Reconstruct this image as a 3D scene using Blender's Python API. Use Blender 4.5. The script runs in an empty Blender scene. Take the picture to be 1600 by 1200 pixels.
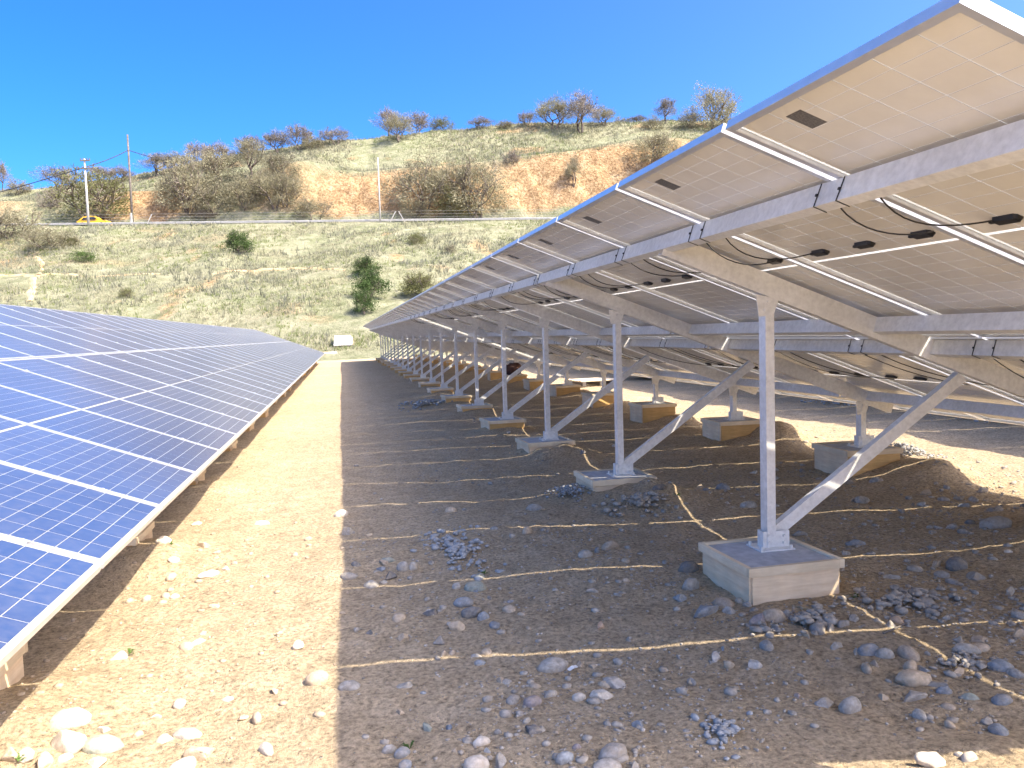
import bpy, math, random
import numpy as np
from mathutils import Vector, Matrix
R = math.radians
random.seed(7); rng = np.random.default_rng(7)
S = bpy.context.scene
COL = S.collection

# ------------------------------------------------------------------ camera
CAM_H = 1.5387
FPX = 1260.9
yaw, pit, rol = R(11.853), R(3.6026), R(-1.6873)
FWD = np.array([math.sin(yaw)*math.cos(pit), math.cos(yaw)*math.cos(pit), -math.sin(pit)])
_r = np.array([math.cos(yaw), -math.sin(yaw), 0.0]); _u = np.cross(_r, FWD)
RGT = _r*math.cos(rol)+_u*math.sin(rol); UPV = -_r*math.sin(rol)+_u*math.cos(rol)
cam = bpy.data.cameras.new('camera'); camo = bpy.data.objects.new('camera', cam); COL.objects.link(camo)
M = Matrix.Identity(4)
for i in range(3):
    M[i][0] = RGT[i]; M[i][1] = UPV[i]; M[i][2] = -FWD[i]
M[2][3] = CAM_H
camo.matrix_world = M
cam.sensor_width = 36; cam.lens = FPX/1600*36; cam.clip_start = .05; cam.clip_end = 3000
S.camera = camo

# ------------------------------------------------------------------ light
SUN_AZ, SUN_EL = R(127.9), R(51.0)
SD = Vector((math.sin(SUN_AZ)*math.cos(SUN_EL), math.cos(SUN_AZ)*math.cos(SUN_EL), math.sin(SUN_EL)))
W = bpy.data.worlds.new('World'); S.world = W; W.use_nodes = True
nt = W.node_tree; nt.nodes.clear()
sky = nt.nodes.new('ShaderNodeTexSky'); sky.sky_type = 'NISHITA'; sky.sun_disc = False
sky.sun_elevation = SUN_EL; sky.sun_rotation = SUN_AZ; sky.altitude = 500; sky.air_density = .29; sky.dust_density = 3.4; sky.ozone_density = 3
bg = nt.nodes.new('ShaderNodeBackground'); bg.inputs[1].default_value = .15
wo = nt.nodes.new('ShaderNodeOutputWorld')
hs = nt.nodes.new('ShaderNodeHueSaturation'); hs.inputs['Saturation'].default_value = 1.4
nt.links.new(sky.outputs[0], hs.inputs['Color']); nt.links.new(hs.outputs[0], bg.inputs[0]); nt.links.new(bg.outputs[0], wo.inputs[0])
sl = bpy.data.lights.new('sun', 'SUN'); sl.energy = 2.0; sl.angle = R(.53); sl.color = (1, .9, .74)
so = bpy.data.objects.new('sun', sl); COL.objects.link(so); so.rotation_euler = SD.to_track_quat('Z', 'Y').to_euler()
S.view_settings.view_transform = 'Standard'; S.view_settings.look = 'None'; S.view_settings.gamma = 1
S.view_settings.use_curve_mapping = False; S.view_settings.exposure = 2.34
S.render.engine = 'CYCLES'
S.cycles.max_bounces = 8; S.cycles.diffuse_bounces = 5; S.cycles.glossy_bounces = 3; S.cycles.transmission_bounces = 4
S.cycles.caustics_reflective = False; S.cycles.caustics_refractive = False; S.cycles.use_denoising = True

# ------------------------------------------------------------------ noise
def _hash(ix, iy, s):
    h = (ix.astype(np.int64)*374761393 + iy.astype(np.int64)*668265263 + s*974634533) & 0xffffffff
    h = ((h ^ (h >> 13))*1274126177) & 0xffffffff
    return ((h ^ (h >> 16)) & 0xffff)/65535.0
def vnoise(x, y, s=0):
    x = np.asarray(x, float); y = np.asarray(y, float)
    ix = np.floor(x); iy = np.floor(y); fx = x-ix; fy = y-iy
    fx = fx*fx*(3-2*fx); fy = fy*fy*(3-2*fy)
    a = _hash(ix, iy, s); b = _hash(ix+1, iy, s); c = _hash(ix, iy+1, s); d = _hash(ix+1, iy+1, s)
    return (a*(1-fx)+b*fx)*(1-fy)+(c*(1-fx)+d*fx)*fy*1.0 - .5
def fbm(x, y, s=0, o=4, g=.5):
    r = 0; a = 1
    for k in range(o):
        r = r + a*vnoise(x*2**k+17.3*k, y*2**k-9.1*k, s+k); a *= g
    return r
def sstep(a, b, x):
    t = np.clip((x-a)/(b-a), 0, 1); return t*t*(3-2*t)

# ------------------------------------------------------------------ layout of the arrays
TILT = R(20.7193); ct, st = math.cos(TILT), math.sin(TILT)
PITCH = 1.154; MW = 1.123; ML = 2.278; GAP = .021
XU, Y0, ZU = 1.3788, 1.5986, 2.2437
XP, YP, SP, ZB = 2.4209, 4.3417, 2.6296, .2276
XR, ZBR = 4.9067, .3478
ROW = 6.69
NMOD = 44; NFR = list(range(-1, 19))
POS_R = (0, 0, 0)
POS_L = (-1.0325-5.6588, -.24, -.034)
POS_F = (ROW, .35, .06)
LFR_OFF = -.25      # the left row's frames stand a little nearer

# ------------------------------------------------------------------ terrain heights
MOUNDS = []
for (dx, dy, lvl) in ((0, 0, 1), (POS_L[0], POS_L[1]+LFR_OFF, .6), (ROW, POS_F[1], 1)):
    for i in NFR:
        y = YP+i*SP+dy
        MOUNDS.append((XP+dx-.02, y-.12, .50, .13*lvl*(0.15 if i == 0 else random.uniform(.6, 1.5))))
        MOUNDS.append((XR+dx+.28, y-.22, .46, .13*lvl*random.uniform(.7, 1.5)))
    MOUNDS.append((XR+dx+.36, YP+SP+dy-.50, .42, .19*lvl)); MOUNDS.append((XP+dx+.1, YP+SP+dy-.50, .42, .17*lvl)); MOUNDS.append((XP+dx+.05, YP+2*SP+dy-.48, .42, .17*lvl))
    MOUNDS.append((XR+dx+.38, YP+2*SP+dy-.45, .42, .2*lvl))
def gheight(x, y):
    x = np.asarray(x, float); y = np.asarray(y, float)
    near = sstep(60, 20, np.hypot(x, y-8))
    z = .016*np.clip(x, -14, 14) + .07*fbm(x/3.1, y/3.1, 3, 3) + .03*fbm(x/.7, y/.7, 11, 3)*near
    z = z + .06*sstep(2.8, 5.5, x)*(vnoise(x/.9, y/.9, 5)+.2)*near
    d = np.zeros_like(z)
    for (mx, my, r, h) in MOUNDS:
        if my > 42: continue
        q = ((x-mx)/r)**2+((y-my)/r)**2
        d = np.maximum(d, h*np.exp(-q*1.3)*(1+.5*vnoise(x/.16, y/.16, 21)))
    return z+d
def gfine(x, y):
    n = np.maximum(0, vnoise(x/.045, y/.045, 31)-.05)
    return .016*fbm(x/.16, y/.16, 41, 4, .6)+.022*n*n*4*np.clip(vnoise(x/.6, y/.6, 51)+.45, 0, 1)

FH = np.array([math.sin(yaw), math.cos(yaw)]); RH = np.array([math.cos(yaw), -math.sin(yaw)])
RID = [(-140, 24), (-99.9, 28.93), (-92.8, 29.6), (-85.7, 30.0), (-75.1, 30.99), (-68, 31.7), (-57.4, 33.5), (-45.5, 35.6), (-33.8, 36.9), (-26.7, 37.4), (-10.3, 38.5), (1.4, 39), (13, 38.9), (25, 38.7), (48, 38.7), (71, 39.2), (140, 41)]
CTP = [(-140, 22), (-85, 24.3), (-79, 24.4), (-69, 23.9), (-59, 25.3), (-53, 25.2), (-49, 26.8), (-39, 27.9), (-31, 29.4), (-23, 27.5), (-15, 27.8), (-7, 28), (1, 29), (11, 29.7), (17, 30.5), (22, 31.6), (31, 30.6), (51, 30.5), (140, 32)]
def zroad(u): return 16.87-.0175*np.clip(u, -90, 60)
def hill(u, v):
    u = np.asarray(u, float); v = np.asarray(v, float)
    zr = zroad(u)
    rid = np.interp(u, [p[0] for p in RID], [p[1] for p in RID]); ctp = np.interp(u, [p[0] for p in CTP], [p[1] for p in CTP])
    w = v + 2.2*vnoise(u/6, v*0+3, 61)
    t = np.clip((w-60)/51, 0, 1)
    low = .85+(zr-.25-.85)*t**.95
    bump = 4*t*(1-t)*(1.6*fbm(u/15, v/11, 71, 4)+.5*np.abs(vnoise(u/4, v/7, 81)))+.30*fbm(u/1.7, v/1.7, 91, 3)*sstep(0, .1, t)*sstep(1, .9, t)
    z = np.where(w < 60, .85+(w-60)*.25, low+bump)
    vb = 121.2+1.0*vnoise(u/5, u*0, 101); vt = 127.5+2*vnoise(u/7, u*0+7, 111)
    s = np.clip((v-vb)/(vt-vb), 0, 1)
    cl = zr+(ctp-zr)*(s**.8)+ (s*(1-s)*4)*(1.5*fbm(u/2.6, v/2.0, 121, 4)-1.6*np.abs(vnoise(u/1.6+.4*v, v/9, 127)))
    top = ctp+(rid-ctp)*sstep(0, 1, (v-vt)/(150-vt))+.5*fbm(u/4, v/4, 131, 4)*np.clip((v-vt)/6, 0, 1)*sstep(165, 150, v)
    top = np.where(v > 150, rid-.05*(v-150)**1.15+.4*fbm(u/4, v/4, 131, 4)*sstep(165, 150, v), top)
    rd = (v > 111)&(v <= vb)
    z = np.where((v > 110.5)&(v <= vb), zr+np.where(v < 112.3, -.12, 0), z)
    z = np.where(v > vb, cl, z); z = np.where(v > vt, np.maximum(top, cl), z)
    return z
def uv2xy(u, v): return u*RH[0]+v*FH[0], u*RH[1]+v*FH[1]
def xy2uv(x, y): return x*RH[0]+y*RH[1], x*FH[0]+y*FH[1]
def pray(x, y):
    d = FWD+RGT*(x-800)/FPX-UPV*(y-600)/FPX; return d/np.linalg.norm(d)
def ground_at(x, y):                      # where a sight line meets the flat ground
    d = pray(x, y); z = 0
    for _ in range(5):
        t = (z-CAM_H)/d[2]; px, py = d[0]*t, d[1]*t; z = float(gheight(px, py))
    return px, py, z, t
def hill_at(x, y, v0=58, v1=158):         # where a sight line meets the hill
    d = pray(x, y); vv = d[0]*FH[0]+d[1]*FH[1]
    for v in np.arange(v0, v1, .25):
        t = v/vv; p = d*t; u, _ = xy2uv(p[0], p[1])
        if CAM_H+p[2] <= hill(u, v): return p[0], p[1], float(hill(u, v)), t
    v = 149.0; t = v/vv; p = d*t; u, _ = xy2uv(p[0], p[1])
    return p[0], p[1], float(hill(u, v)), t

# ------------------------------------------------------------------ materials
def newmat(name):
    m = bpy.data.materials.new(name); m.use_nodes = True
    return m, m.node_tree, m.node_tree.nodes['Principled BSDF']
def nz(t, scale, detail=6, rough=.6, coord=None, dist=0):
    n = t.nodes.new('ShaderNodeTexNoise'); n.inputs['Scale'].default_value = scale; n.inputs['Detail'].default_value = detail
    n.inputs['Roughness'].default_value = rough; n.inputs['Distortion'].default_value = dist
    if coord is not None: t.links.new(coord, n.inputs['Vector'])
    return n
def ramp(t, fac, stops):
    r = t.nodes.new('ShaderNodeValToRGB'); e = r.color_ramp.elements
    while len(e) < len(stops): e.new(.5)
    for i, (p, c) in enumerate(stops):
        e[i].position = p; e[i].color = (c[0], c[1], c[2], 1) if len(c) > 2 else (c[0],)*3+(1,)
    t.links.new(fac, r.inputs[0]); return r
def mix(t, a, b, f, mode='MIX'):
    n = t.nodes.new('ShaderNodeMix'); n.data_type = 'RGBA'; n.blend_type = mode
    for s, v in ((6, a), (7, b), (0, f)):
        if hasattr(v, 'is_output') or isinstance(v, bpy.types.NodeSocket): t.links.new(v, n.inputs[s])
        else: n.inputs[s].default_value = (*v, 1) if isinstance(v, tuple) else v
    return n.outputs[2]
def bump(t, b, h, strength, dist):
    n = t.nodes.new('ShaderNodeBump'); n.inputs['Strength'].default_value = strength; n.inputs['Distance'].default_value = dist
    t.links.new(h, n.inputs['Height']); t.links.new(n.outputs[0], b.inputs['Normal'])
def geopos(t): return t.nodes.new('ShaderNodeNewGeometry').outputs['Position']
def objco(t): return t.nodes.new('ShaderNodeTexCoord').outputs['Object']
def objrand(t): return t.nodes.new('ShaderNodeObjectInfo').outputs['Random']

def simple(name, c1, c2, scale=8, rough=.8, metal=0, bumpd=0, det=6, spread=(.35, .65), rand=0, coord='obj'):
    m, t, b = newmat(name); co = objco(t) if coord == 'obj' else geopos(t)
    n = nz(t, scale, det, .6, co); r = ramp(t, n.outputs[0], [(spread[0], c1), (spread[1], c2)])
    c = r.outputs[0]
    if rand:
        h = t.nodes.new('ShaderNodeHueSaturation'); ma = t.nodes.new('ShaderNodeMapRange')
        ma.inputs[3].default_value = 1-rand; ma.inputs[4].default_value = 1+rand
        t.links.new(objrand(t), ma.inputs[0]); t.links.new(ma.outputs[0], h.inputs['Value']); t.links.new(c, h.inputs['Color']); c = h.outputs[0]
    t.links.new(c, b.inputs['Base Color']); b.inputs['Roughness'].default_value = rough; b.inputs['Metallic'].default_value = metal
    if bumpd: bump(t, b, n.outputs[0], .6, bumpd)
    return m

def mat_ground():
    m, t, b = newmat('dirt'); p = geopos(t)
    n1 = nz(t, .45, 6, .6, p); n2 = nz(t, 6, 8, .7, p); n3 = nz(t, 42, 6, .7, p); n4 = nz(t, 160, 3, .6, p)
    base = ramp(t, n1.outputs[0], [(.3, (.42, .32, .195)), (.55, (.50, .388, .245)), (.75, (.56, .45, .30))])
    c = mix(t, base.outputs[0], ramp(t, n2.outputs[0], [(.3, (.31, .235, .15)), (.5, (.50, .388, .245)), (.72, (.65, .53, .37))]).outputs[0], .5)
    c = mix(t, c, ramp(t, n3.outputs[0], [(.33, (.34,)*3), (.48, (.95,)*3), (.68, (1.5,)*3)]).outputs[0], .85, 'MULTIPLY')
    vo = t.nodes.new('ShaderNodeTexVoronoi'); vo.inputs['Scale'].default_value = 55; t.links.new(p, vo.inputs['Vector'])
    peb = ramp(t, vo.outputs['Distance'], [(.12, (1,)*3), (.26, (0,)*3)])
    sel = ramp(t, nz(t, 9, 3, .6, p).outputs[0], [(.5, (0,)*3), (.62, (.8,)*3)])
    msk = mix(t, peb.outputs[0], sel.outputs[0], 1.0, 'MULTIPLY')
    c = mix(t, c, mix(t, (.42, .37, .31), vo.outputs['Color'], .12), msk)
    t.links.new(c, b.inputs['Base Color']); b.inputs['Roughness'].default_value = .95; b.inputs['Specular IOR Level'].default_value = .15
    ad = t.nodes.new('ShaderNodeMath'); ad.operation = 'ADD'; t.links.new(n3.outputs[0], ad.inputs[0])
    a2 = t.nodes.new('ShaderNodeMath'); a2.operation = 'MULTIPLY'; a2.inputs[1].default_value = .5; t.links.new(n4.outputs[0], a2.inputs[0]); t.links.new(a2.outputs[0], ad.inputs[1])
    a3 = t.nodes.new('ShaderNodeMath'); a3.operation = 'ADD'; t.links.new(ad.outputs[0], a3.inputs[0]); t.links.new(msk, a3.inputs[1])
    bump(t, b, a3.outputs[0], 1.0, .022)
    return m
def mat_hill():
    m, t, b = newmat('hill_earth'); p = geopos(t)
    at = t.nodes.new('ShaderNodeAttribute'); at.attribute_name = 'bare'
    n1 = nz(t, .10, 6, .65, p); n2 = nz(t, .7, 8, .7, p); n3 = nz(t, 2.6, 6, .7, p)
    veg = ramp(t, n1.outputs[0], [(.3, (.165, .20, .095)), (.48, (.235, .245, .145)), (.62, (.29, .275, .185)), (.75, (.215, .255, .12))])
    v2 = mix(t, veg.outputs[0], ramp(t, n2.outputs[0], [(.34, (.12, .13, .065)), (.5, (.265, .265, .165)), (.68, (.42, .39, .28))]).outputs[0], .6)
    soil = ramp(t, n2.outputs[0], [(.3, (.25, .16, .09)), (.5, (.40, .275, .15)), (.7, (.49, .375, .23))])
    s2 = mix(t, soil.outputs[0], ramp(t, n3.outputs[0], [(.38, (.45, .38, .32)), (.58, (1.15,)*3)]).outputs[0], .75, 'MULTIPLY')
    ma = t.nodes.new('ShaderNodeMath'); ma.operation = 'ADD'; t.links.new(at.outputs['Fac'], ma.inputs[0])
    mb = t.nodes.new('ShaderNodeMath'); mb.operation = 'MULTIPLY_ADD'; t.links.new(n2.outputs[0], mb.inputs[0]); mb.inputs[1].default_value = .9; mb.inputs[2].default_value = -.45
    t.links.new(mb.outputs[0], ma.inputs[1])
    f = ramp(t, ma.outputs[0], [(.30, (0,)*3), (.72, (1,)*3)])
    c = mix(t, v2, s2, f.outputs[0])
    t.links.new(c, b.inputs['Base Color']); b.inputs['Roughness'].default_value = 1; b.inputs['Specular IOR Level'].default_value = .05
    bump(t, b, n3.outputs[0], 1, .35)
    return m
def mat_steel(name='galvanised_steel', tint=(1, 1, 1)):
    m, t, b = newmat(name); p = geopos(t)
    n = nz(t, 30, 5, .6, p); n2 = nz(t, 3, 3, .5, p)
    c = ramp(t, n.outputs[0], [(.28, (.69*tint[0], .68*tint[1], .635*tint[2])), (.5, (.81*tint[0], .80*tint[1], .75*tint[2])), (.72, (.92*tint[0], .91*tint[1], .86*tint[2]))])
    c2 = mix(t, c.outputs[0], ramp(t, n2.outputs[0], [(.35, (.84, .83, .81)), (.65, (1.05,)*3)]).outputs[0], .6, 'MULTIPLY')
    t.links.new(c2, b.inputs['Base Color']); b.inputs['Metallic'].default_value = .12
    r = ramp(t, n.outputs[0], [(.3, (.34,)*3), (.7, (.52,)*3)]); t.links.new(r.outputs[0], b.inputs['Roughness'])
    return m
def mat_cell_front():
    m, t, b = newmat('blue_cell'); p = geopos(t)
    n = nz(t, .8, 5, .6, p); n2 = nz(t, 25, 4, .6, p)
    c = ramp(t, n.outputs[0], [(.3, (.022, .042, .115)), (.7, (.036, .066, .16))])
    d = ramp(t, n2.outputs[0], [(.3, (.0,)*3), (.8, (.10,)*3)])
    c2 = mix(t, c.outputs[0], (.42, .38, .33), d.outputs[0])
    c2 = mix(t, c2, ramp(t, objrand(t), [(0, (.84, .88, .94)), (1, (1.16, 1.1, 1.05))]).outputs[0], 1.0, 'MULTIPLY')
    t.links.new(c2, b.inputs['Base Color']); b.inputs['Roughness'].default_value = .17; b.inputs['IOR'].default_value = 1.5
    b.inputs['Sheen Weight'].default_value = 1.0; b.inputs['Sheen Roughness'].default_value = .24; b.inputs['Sheen Tint'].default_value = (1, .86, .66, 1)
    return m
def mat_cell_back():
    m, t, b = newmat('cell_back'); p = geopos(t)
    n = nz(t, 4, 6, .7, p); n2 = nz(t, 1.2, 3, .6, p)
    c = ramp(t, n.outputs[0], [(.3, (.74, .71, .64)), (.7, (.81, .785, .715))])
    c2 = mix(t, c.outputs[0], ramp(t, n2.outputs[0], [(.3, (.93,)*3), (.7, (1.05,)*3)]).outputs[0], 1, 'MULTIPLY')
    t.links.new(c2, b.inputs['Base Color']); b.inputs['Roughness'].default_value = .22
    return m
def mat_sheet():
    m, t, b = newmat('white_backsheet'); p = geopos(t)
    n = nz(t, 5, 4, .6, p); c = ramp(t, n.outputs[0], [(.3, (.80, .79, .75)), (.7, (.86, .85, .82))])
    t.links.new(c.outputs[0], b.inputs['Base Color']); b.inputs['Roughness'].default_value = .25
    tr = t.nodes.new('ShaderNodeBsdfTranslucent'); t.links.new(c.outputs[0], tr.inputs[0])
    mx = t.nodes.new('ShaderNodeMixShader'); mx.inputs[0].default_value = .62
    t.links.new(b.outputs[0], mx.inputs[1]); t.links.new(tr.outputs[0], mx.inputs[2])
    t.links.new(mx.outputs[0], t.nodes['Material Output'].inputs[0])
    return m
def mat_ply(name, c1, c2):
    m, t, b = newmat(name); co = objco(t)
    mp = t.nodes.new('ShaderNodeMapping'); mp.inputs['Scale'].default_value = (1.2, 1.2, 14); t.links.new(co, mp.inputs[0])
    n = nz(t, 3.2, 8, .65, mp.outputs[0], .6); n2 = nz(t, 5, 4, .6, co)
    c = ramp(t, n.outputs[0], [(.28, c1), (.7, c2)])
    c2_ = mix(t, c.outputs[0], ramp(t, n2.outputs[0], [(.3, (.82,)*3), (.65, (1.06,)*3)]).outputs[0], .8, 'MULTIPLY')
    c2_ = mix(t, c2_, ramp(t, objrand(t), [(0, (.85, .83, .8)), (1, (1.1, 1.1, 1.1))]).outputs[0], 1.0, 'MULTIPLY')
    t.links.new(c2_, b.inputs['Base Color']); b.inputs['Roughness'].default_value = .75; bump(t, b, n.outputs[0], .35, .004)
    return m
def mat_label():
    m, t, b = newmat('sticker_print'); co = objco(t)
    br = t.nodes.new('ShaderNodeTexBrick'); br.inputs['Scale'].default_value = 60; br.inputs['Mortar Size'].default_value = .012
    br.inputs['Color1'].default_value = (.05, .05, .05, 1); br.inputs['Color2'].default_value = (.17, .16, .15, 1); br.inputs['Mortar'].default_value = (.32, .30, .28, 1)
    t.links.new(co, br.inputs[0]); n = nz(t, 140, 2, .5, co)
    c = mix(t, br.outputs[0], ramp(t, n.outputs[0], [(.42, (.08,)*3), (.6, (.22, .21, .20))]).outputs[0], .55)
    t.links.new(c, b.inputs['Base Color']); b.inputs['Roughness'].default_value = .4
    return m
def mat_leaf(name, c1, c2, rand=.2, trans=.25):
    m, t, b = newmat(name); p = geopos(t)
    n = nz(t, 1.1, 3, .6, p); n2 = nz(t, 6, 2, .6, p)
    c = ramp(t, n.outputs[0], [(.3, c1), (.7, c2)])
    c = mix(t, c.outputs[0], ramp(t, n2.outputs[0], [(.3, (.7,)*3), (.7, (1.25,)*3)]).outputs[0], 1, 'MULTIPLY')
    c = mix(t, c, ramp(t, objrand(t), [(0, (1-rand,)*3), (1, (1+rand, 1+rand*.9, 1+rand*.7))]).outputs[0], 1, 'MULTIPLY')
    t.links.new(c, b.inputs['Base Color']); b.inputs['Roughness'].default_value = .8; b.inputs['Specular IOR Level'].default_value = .1
    tr = t.nodes.new('ShaderNodeBsdfTranslucent'); t.links.new(c, tr.inputs[0]); mx = t.nodes.new('ShaderNodeMixShader'); mx.inputs[0].default_value = trans
    t.links.new(b.outputs[0], mx.inputs[1]); t.links.new(tr.outputs[0], mx.inputs[2]); t.links.new(mx.outputs[0], t.nodes['Material Output'].inputs[0])
    return m
MT = {}
MT['ground'] = mat_ground(); MT['hill'] = mat_hill(); MT['steel'] = mat_steel()
MT['alu'] = simple('aluminium_frame', (.74, .75, .76), (.82, .83, .84), 12, .33, .6)
MT['cell'] = mat_cell_front(); MT['cellb'] = mat_cell_back(); MT['sheet'] = mat_sheet(); MT['label'] = mat_label()
MT['black'] = simple('black_plastic', (.010, .010, .011), (.022, .021, .02), 20, .45)
MT['ply'] = mat_ply('weathered_plywood', (.76, .56, .33), (.95, .77, .53)); MT['litply'] = mat_ply('bounce_lit_plywood', (.62, .36, .11), (.82, .54, .22)); MT['timber'] = mat_ply('pine_timber', (.74, .58, .36), (.93, .79, .56))  # orange copy of the plywood: warm bounce light put into its colour
MT['conc'] = simple('grey_concrete', (.36, .37, .38), (.52, .53, .54), 14, .9, 0, .004)
MT['road'] = simple('road_asphalt', (.13, .125, .12), (.19, .18, .17), 1.2, .95, coord='geo')
MT['path'] = simple('path_soil', (.44, .30, .15), (.58, .43, .25), .9, 1, coord='geo')
MT['wood'] = simple('pole_wood', (.10, .085, .07), (.19, .165, .14), 3, .9)
MT['cpole'] = simple('pole_concrete', (.42, .40, .36), (.56, .54, .50), 3, .9)
MT['fpost'] = simple('fence_concrete', (.40, .38, .34), (.55, .53, .48), 3, .9)
MT['wire'] = simple('dark_wire', (.03, .035, .04), (.05, .05, .055), 3, .6)
MT['rail'] = simple('guardrail_zinc', (.34, .335, .32), (.44, .43, .41), 2, .6, .1)
MT['bark'] = simple('grey_bark', (.13, .10, .08), (.24, .20, .165), 6, .95)
MT['twig'] = mat_leaf('bare_twig', (.19, .165, .14), (.30, .27, .23), .12, .05)
MT['brush'] = mat_leaf('grey_green_leaf', (.23, .22, .135), (.36, .335, .23), .15)
MT['olive'] = mat_leaf('olive_leaf', (.13, .14, .055), (.23, .23, .11), .15)
MT['green'] = mat_leaf('evergreen_leaf', (.045, .085, .028), (.11, .16, .055), .2)
MT['weed'] = mat_leaf('weed_leaf', (.07, .13, .03), (.13, .21, .06), .2)
MT['straw'] = mat_leaf('dry_grass_blade', (.26, .255, .16), (.38, .355, .24), .0, .2)
MT['grass'] = mat_leaf('green_grass_blade', (.15, .195, .06), (.24, .27, .11), .0, .2)
MT['grey_grass'] = mat_leaf('grey_brush_blade', (.20, .205, .14), (.29, .285, .21), .0, .2)
STC = {'g': ((.27, .25, .215), (.45, .42, .365)), 'b': ((.21, .225, .23), (.35, .365, .365)), 'p': ((.27, .225, .21), (.40, .345, .315)), 't': ((.38, .30, .21), (.55, .455, .335)),
       'd': ((.12, .12, .115), (.22, .215, .205)), 'w': ((.50, .445, .36), (.66, .60, .50)), 'v': ((.24, .265, .22), (.37, .39, .33)), 'r': ((.36, .24, .16), (.48, .345, .24))}
def mat_stone(name, c1, c2):
    m, t, b = newmat(name); co = objco(t); p = geopos(t)
    n = nz(t, 2.2, 8, .65, co); n2 = nz(t, 38, 6, .7, p)
    c = ramp(t, n.outputs[0], [(.3, c1), (.7, c2)]).outputs[0]
    c = mix(t, c, ramp(t, n2.outputs[0], [(.3, (.62,)*3), (.5, (1,)*3), (.72, (1.4,)*3)]).outputs[0], .8, 'MULTIPLY')
    c = mix(t, c, ramp(t, objrand(t), [(0, (.78, .78, .8)), (1, (1.18, 1.15, 1.1))]).outputs[0], 1, 'MULTIPLY')
    d = ramp(t, nz(t, 14, 6, .7, p).outputs[0], [(.45, (0,)*3), (.66, (.5,)*3)])
    c = mix(t, c, (.47, .36, .22), d.outputs[0])
    t.links.new(c, b.inputs['Base Color']); b.inputs['Roughness'].default_value = .92; b.inputs['Specular IOR Level'].default_value = .25
    bump(t, b, n2.outputs[0], .8, .006); return m
for k, (a, c) in STC.items(): MT['st_'+k] = mat_stone('stone_'+{'g': 'grey', 'b': 'blue_grey', 'p': 'purple', 't': 'tan', 'd': 'dark', 'w': 'pale', 'v': 'greenish', 'r': 'reddish'}[k], a, c)
MT['gravel'] = simple('gravel_stone', (.20, .175, .14), (.52, .46, .37), 34, .9, coord='geo', spread=(.3, .7))
MT['bgravel'] = simple('blue_gravel', (.26, .265, .255), (.45, .445, .42), 30, .9, coord='geo', spread=(.3, .7))
MT['yellow'] = simple('yellow_paint', (.80, .42, .02), (.84, .46, .03), 2, .3)
MT['glass'] = simple('dark_window', (.02, .022, .025), (.03, .032, .036), 2, .08)
MT['white'] = simple('white_sheeting', (.74, .73, .69), (.82, .81, .78), 3, .6)
MT['tarp'] = simple('grey_membrane', (.40, .38, .35), (.52, .50, .46), 2, .7)
MT['brown'] = simple('dark_brown_cloth', (.06, .03, .025), (.12, .06, .045), 9, .9)

# ------------------------------------------------------------------ mesh helpers
class MB:
    def __init__(s): s.v = []; s.f = []; s.m = []
    def add(s, vs, fs, mi=0):
        o = len(s.v); s.v.extend([tuple(v) for v in vs]); s.f.extend([tuple(i+o for i in f) for f in fs]); s.m.extend([mi]*len(fs))
    def box(s, x0, x1, y0, y1, z0, z1, mi=0, fm=None):
        vs = [(x0, y0, z0), (x1, y0, z0), (x1, y1, z0), (x0, y1, z0), (x0, y0, z1), (x1, y0, z1), (x1, y1, z1), (x0, y1, z1)]
        fs = [(0, 3, 2, 1), (4, 5, 6, 7), (0, 1, 5, 4), (1, 2, 6, 5), (2, 3, 7, 6), (3, 0, 4, 7)]
        o = len(s.v); s.v.extend(vs); s.f.extend([tuple(i+o for i in f) for f in fs]); s.m.extend(fm if fm else [mi]*6)
    def obox(s, p, q, w, h, up=(0, 0, 1), mi=0):      # bar from p to q
        s.extrude([(-w/2, -h/2), (w/2, -h/2), (w/2, h/2), (-w/2, h/2)], p, q, up, mi)
    def extrude(s, prof, p, q, up=(0, 0, 1), mi=0):   # closed profile (side, up) swept from p to q
        p = Vector(p); q = Vector(q); d = (q-p).normalized(); sd = d.cross(Vector(up)).normalized(); u = sd.cross(d)
        n = len(prof); vs = [p+sd*a+u*b for a, b in prof]+[q+sd*a+u*b for a, b in prof]
        fs = [(i, (i+1) % n, n+(i+1) % n, n+i) for i in range(n)]
        fs += [tuple(range(n-1, -1, -1)), tuple(range(n, 2*n))]
        s.add(vs, fs, mi)
    def tube(s, pts, r, k=5, mi=0, taper=None):
        pts = [Vector(p) for p in pts]; rings = []
        for i, p in enumerate(pts):
            d = (pts[min(i+1, len(pts)-1)]-pts[max(i-1, 0)]).normalized()
            a = d.cross(Vector((0, 0, 1)) if abs(d.z) < .95 else Vector((1, 0, 0))).normalized(); b = a.cross(d)
            rr = r if taper is None else r+(taper-r)*i/(len(pts)-1)
            rings.append([p+(a*math.cos(2*math.pi*j/k)+b*math.sin(2*math.pi*j/k))*rr for j in range(k)])
        vs = [v for g in rings for v in g]
        fs = [(i*k+j, i*k+(j+1) % k, (i+1)*k+(j+1) % k, (i+1)*k+j) for i in range(len(pts)-1) for j in range(k)]
        fs += [tuple(range(k-1, -1, -1)), tuple((len(pts)-1)*k+j for j in range(k))]
        s.add(vs, fs, mi)
    def mesh(s, name, mats, smooth=False):
        me = bpy.data.meshes.new(name); me.from_pydata(s.v, [], s.f)
        for m in (mats if isinstance(mats, (list, tuple)) else [mats]): me.materials.append(m)
        me.polygons.foreach_set('material_index', s.m)
        if smooth: me.polygons.foreach_set('use_smooth', [True]*len(me.polygons))
        me.update(); return me
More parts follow.
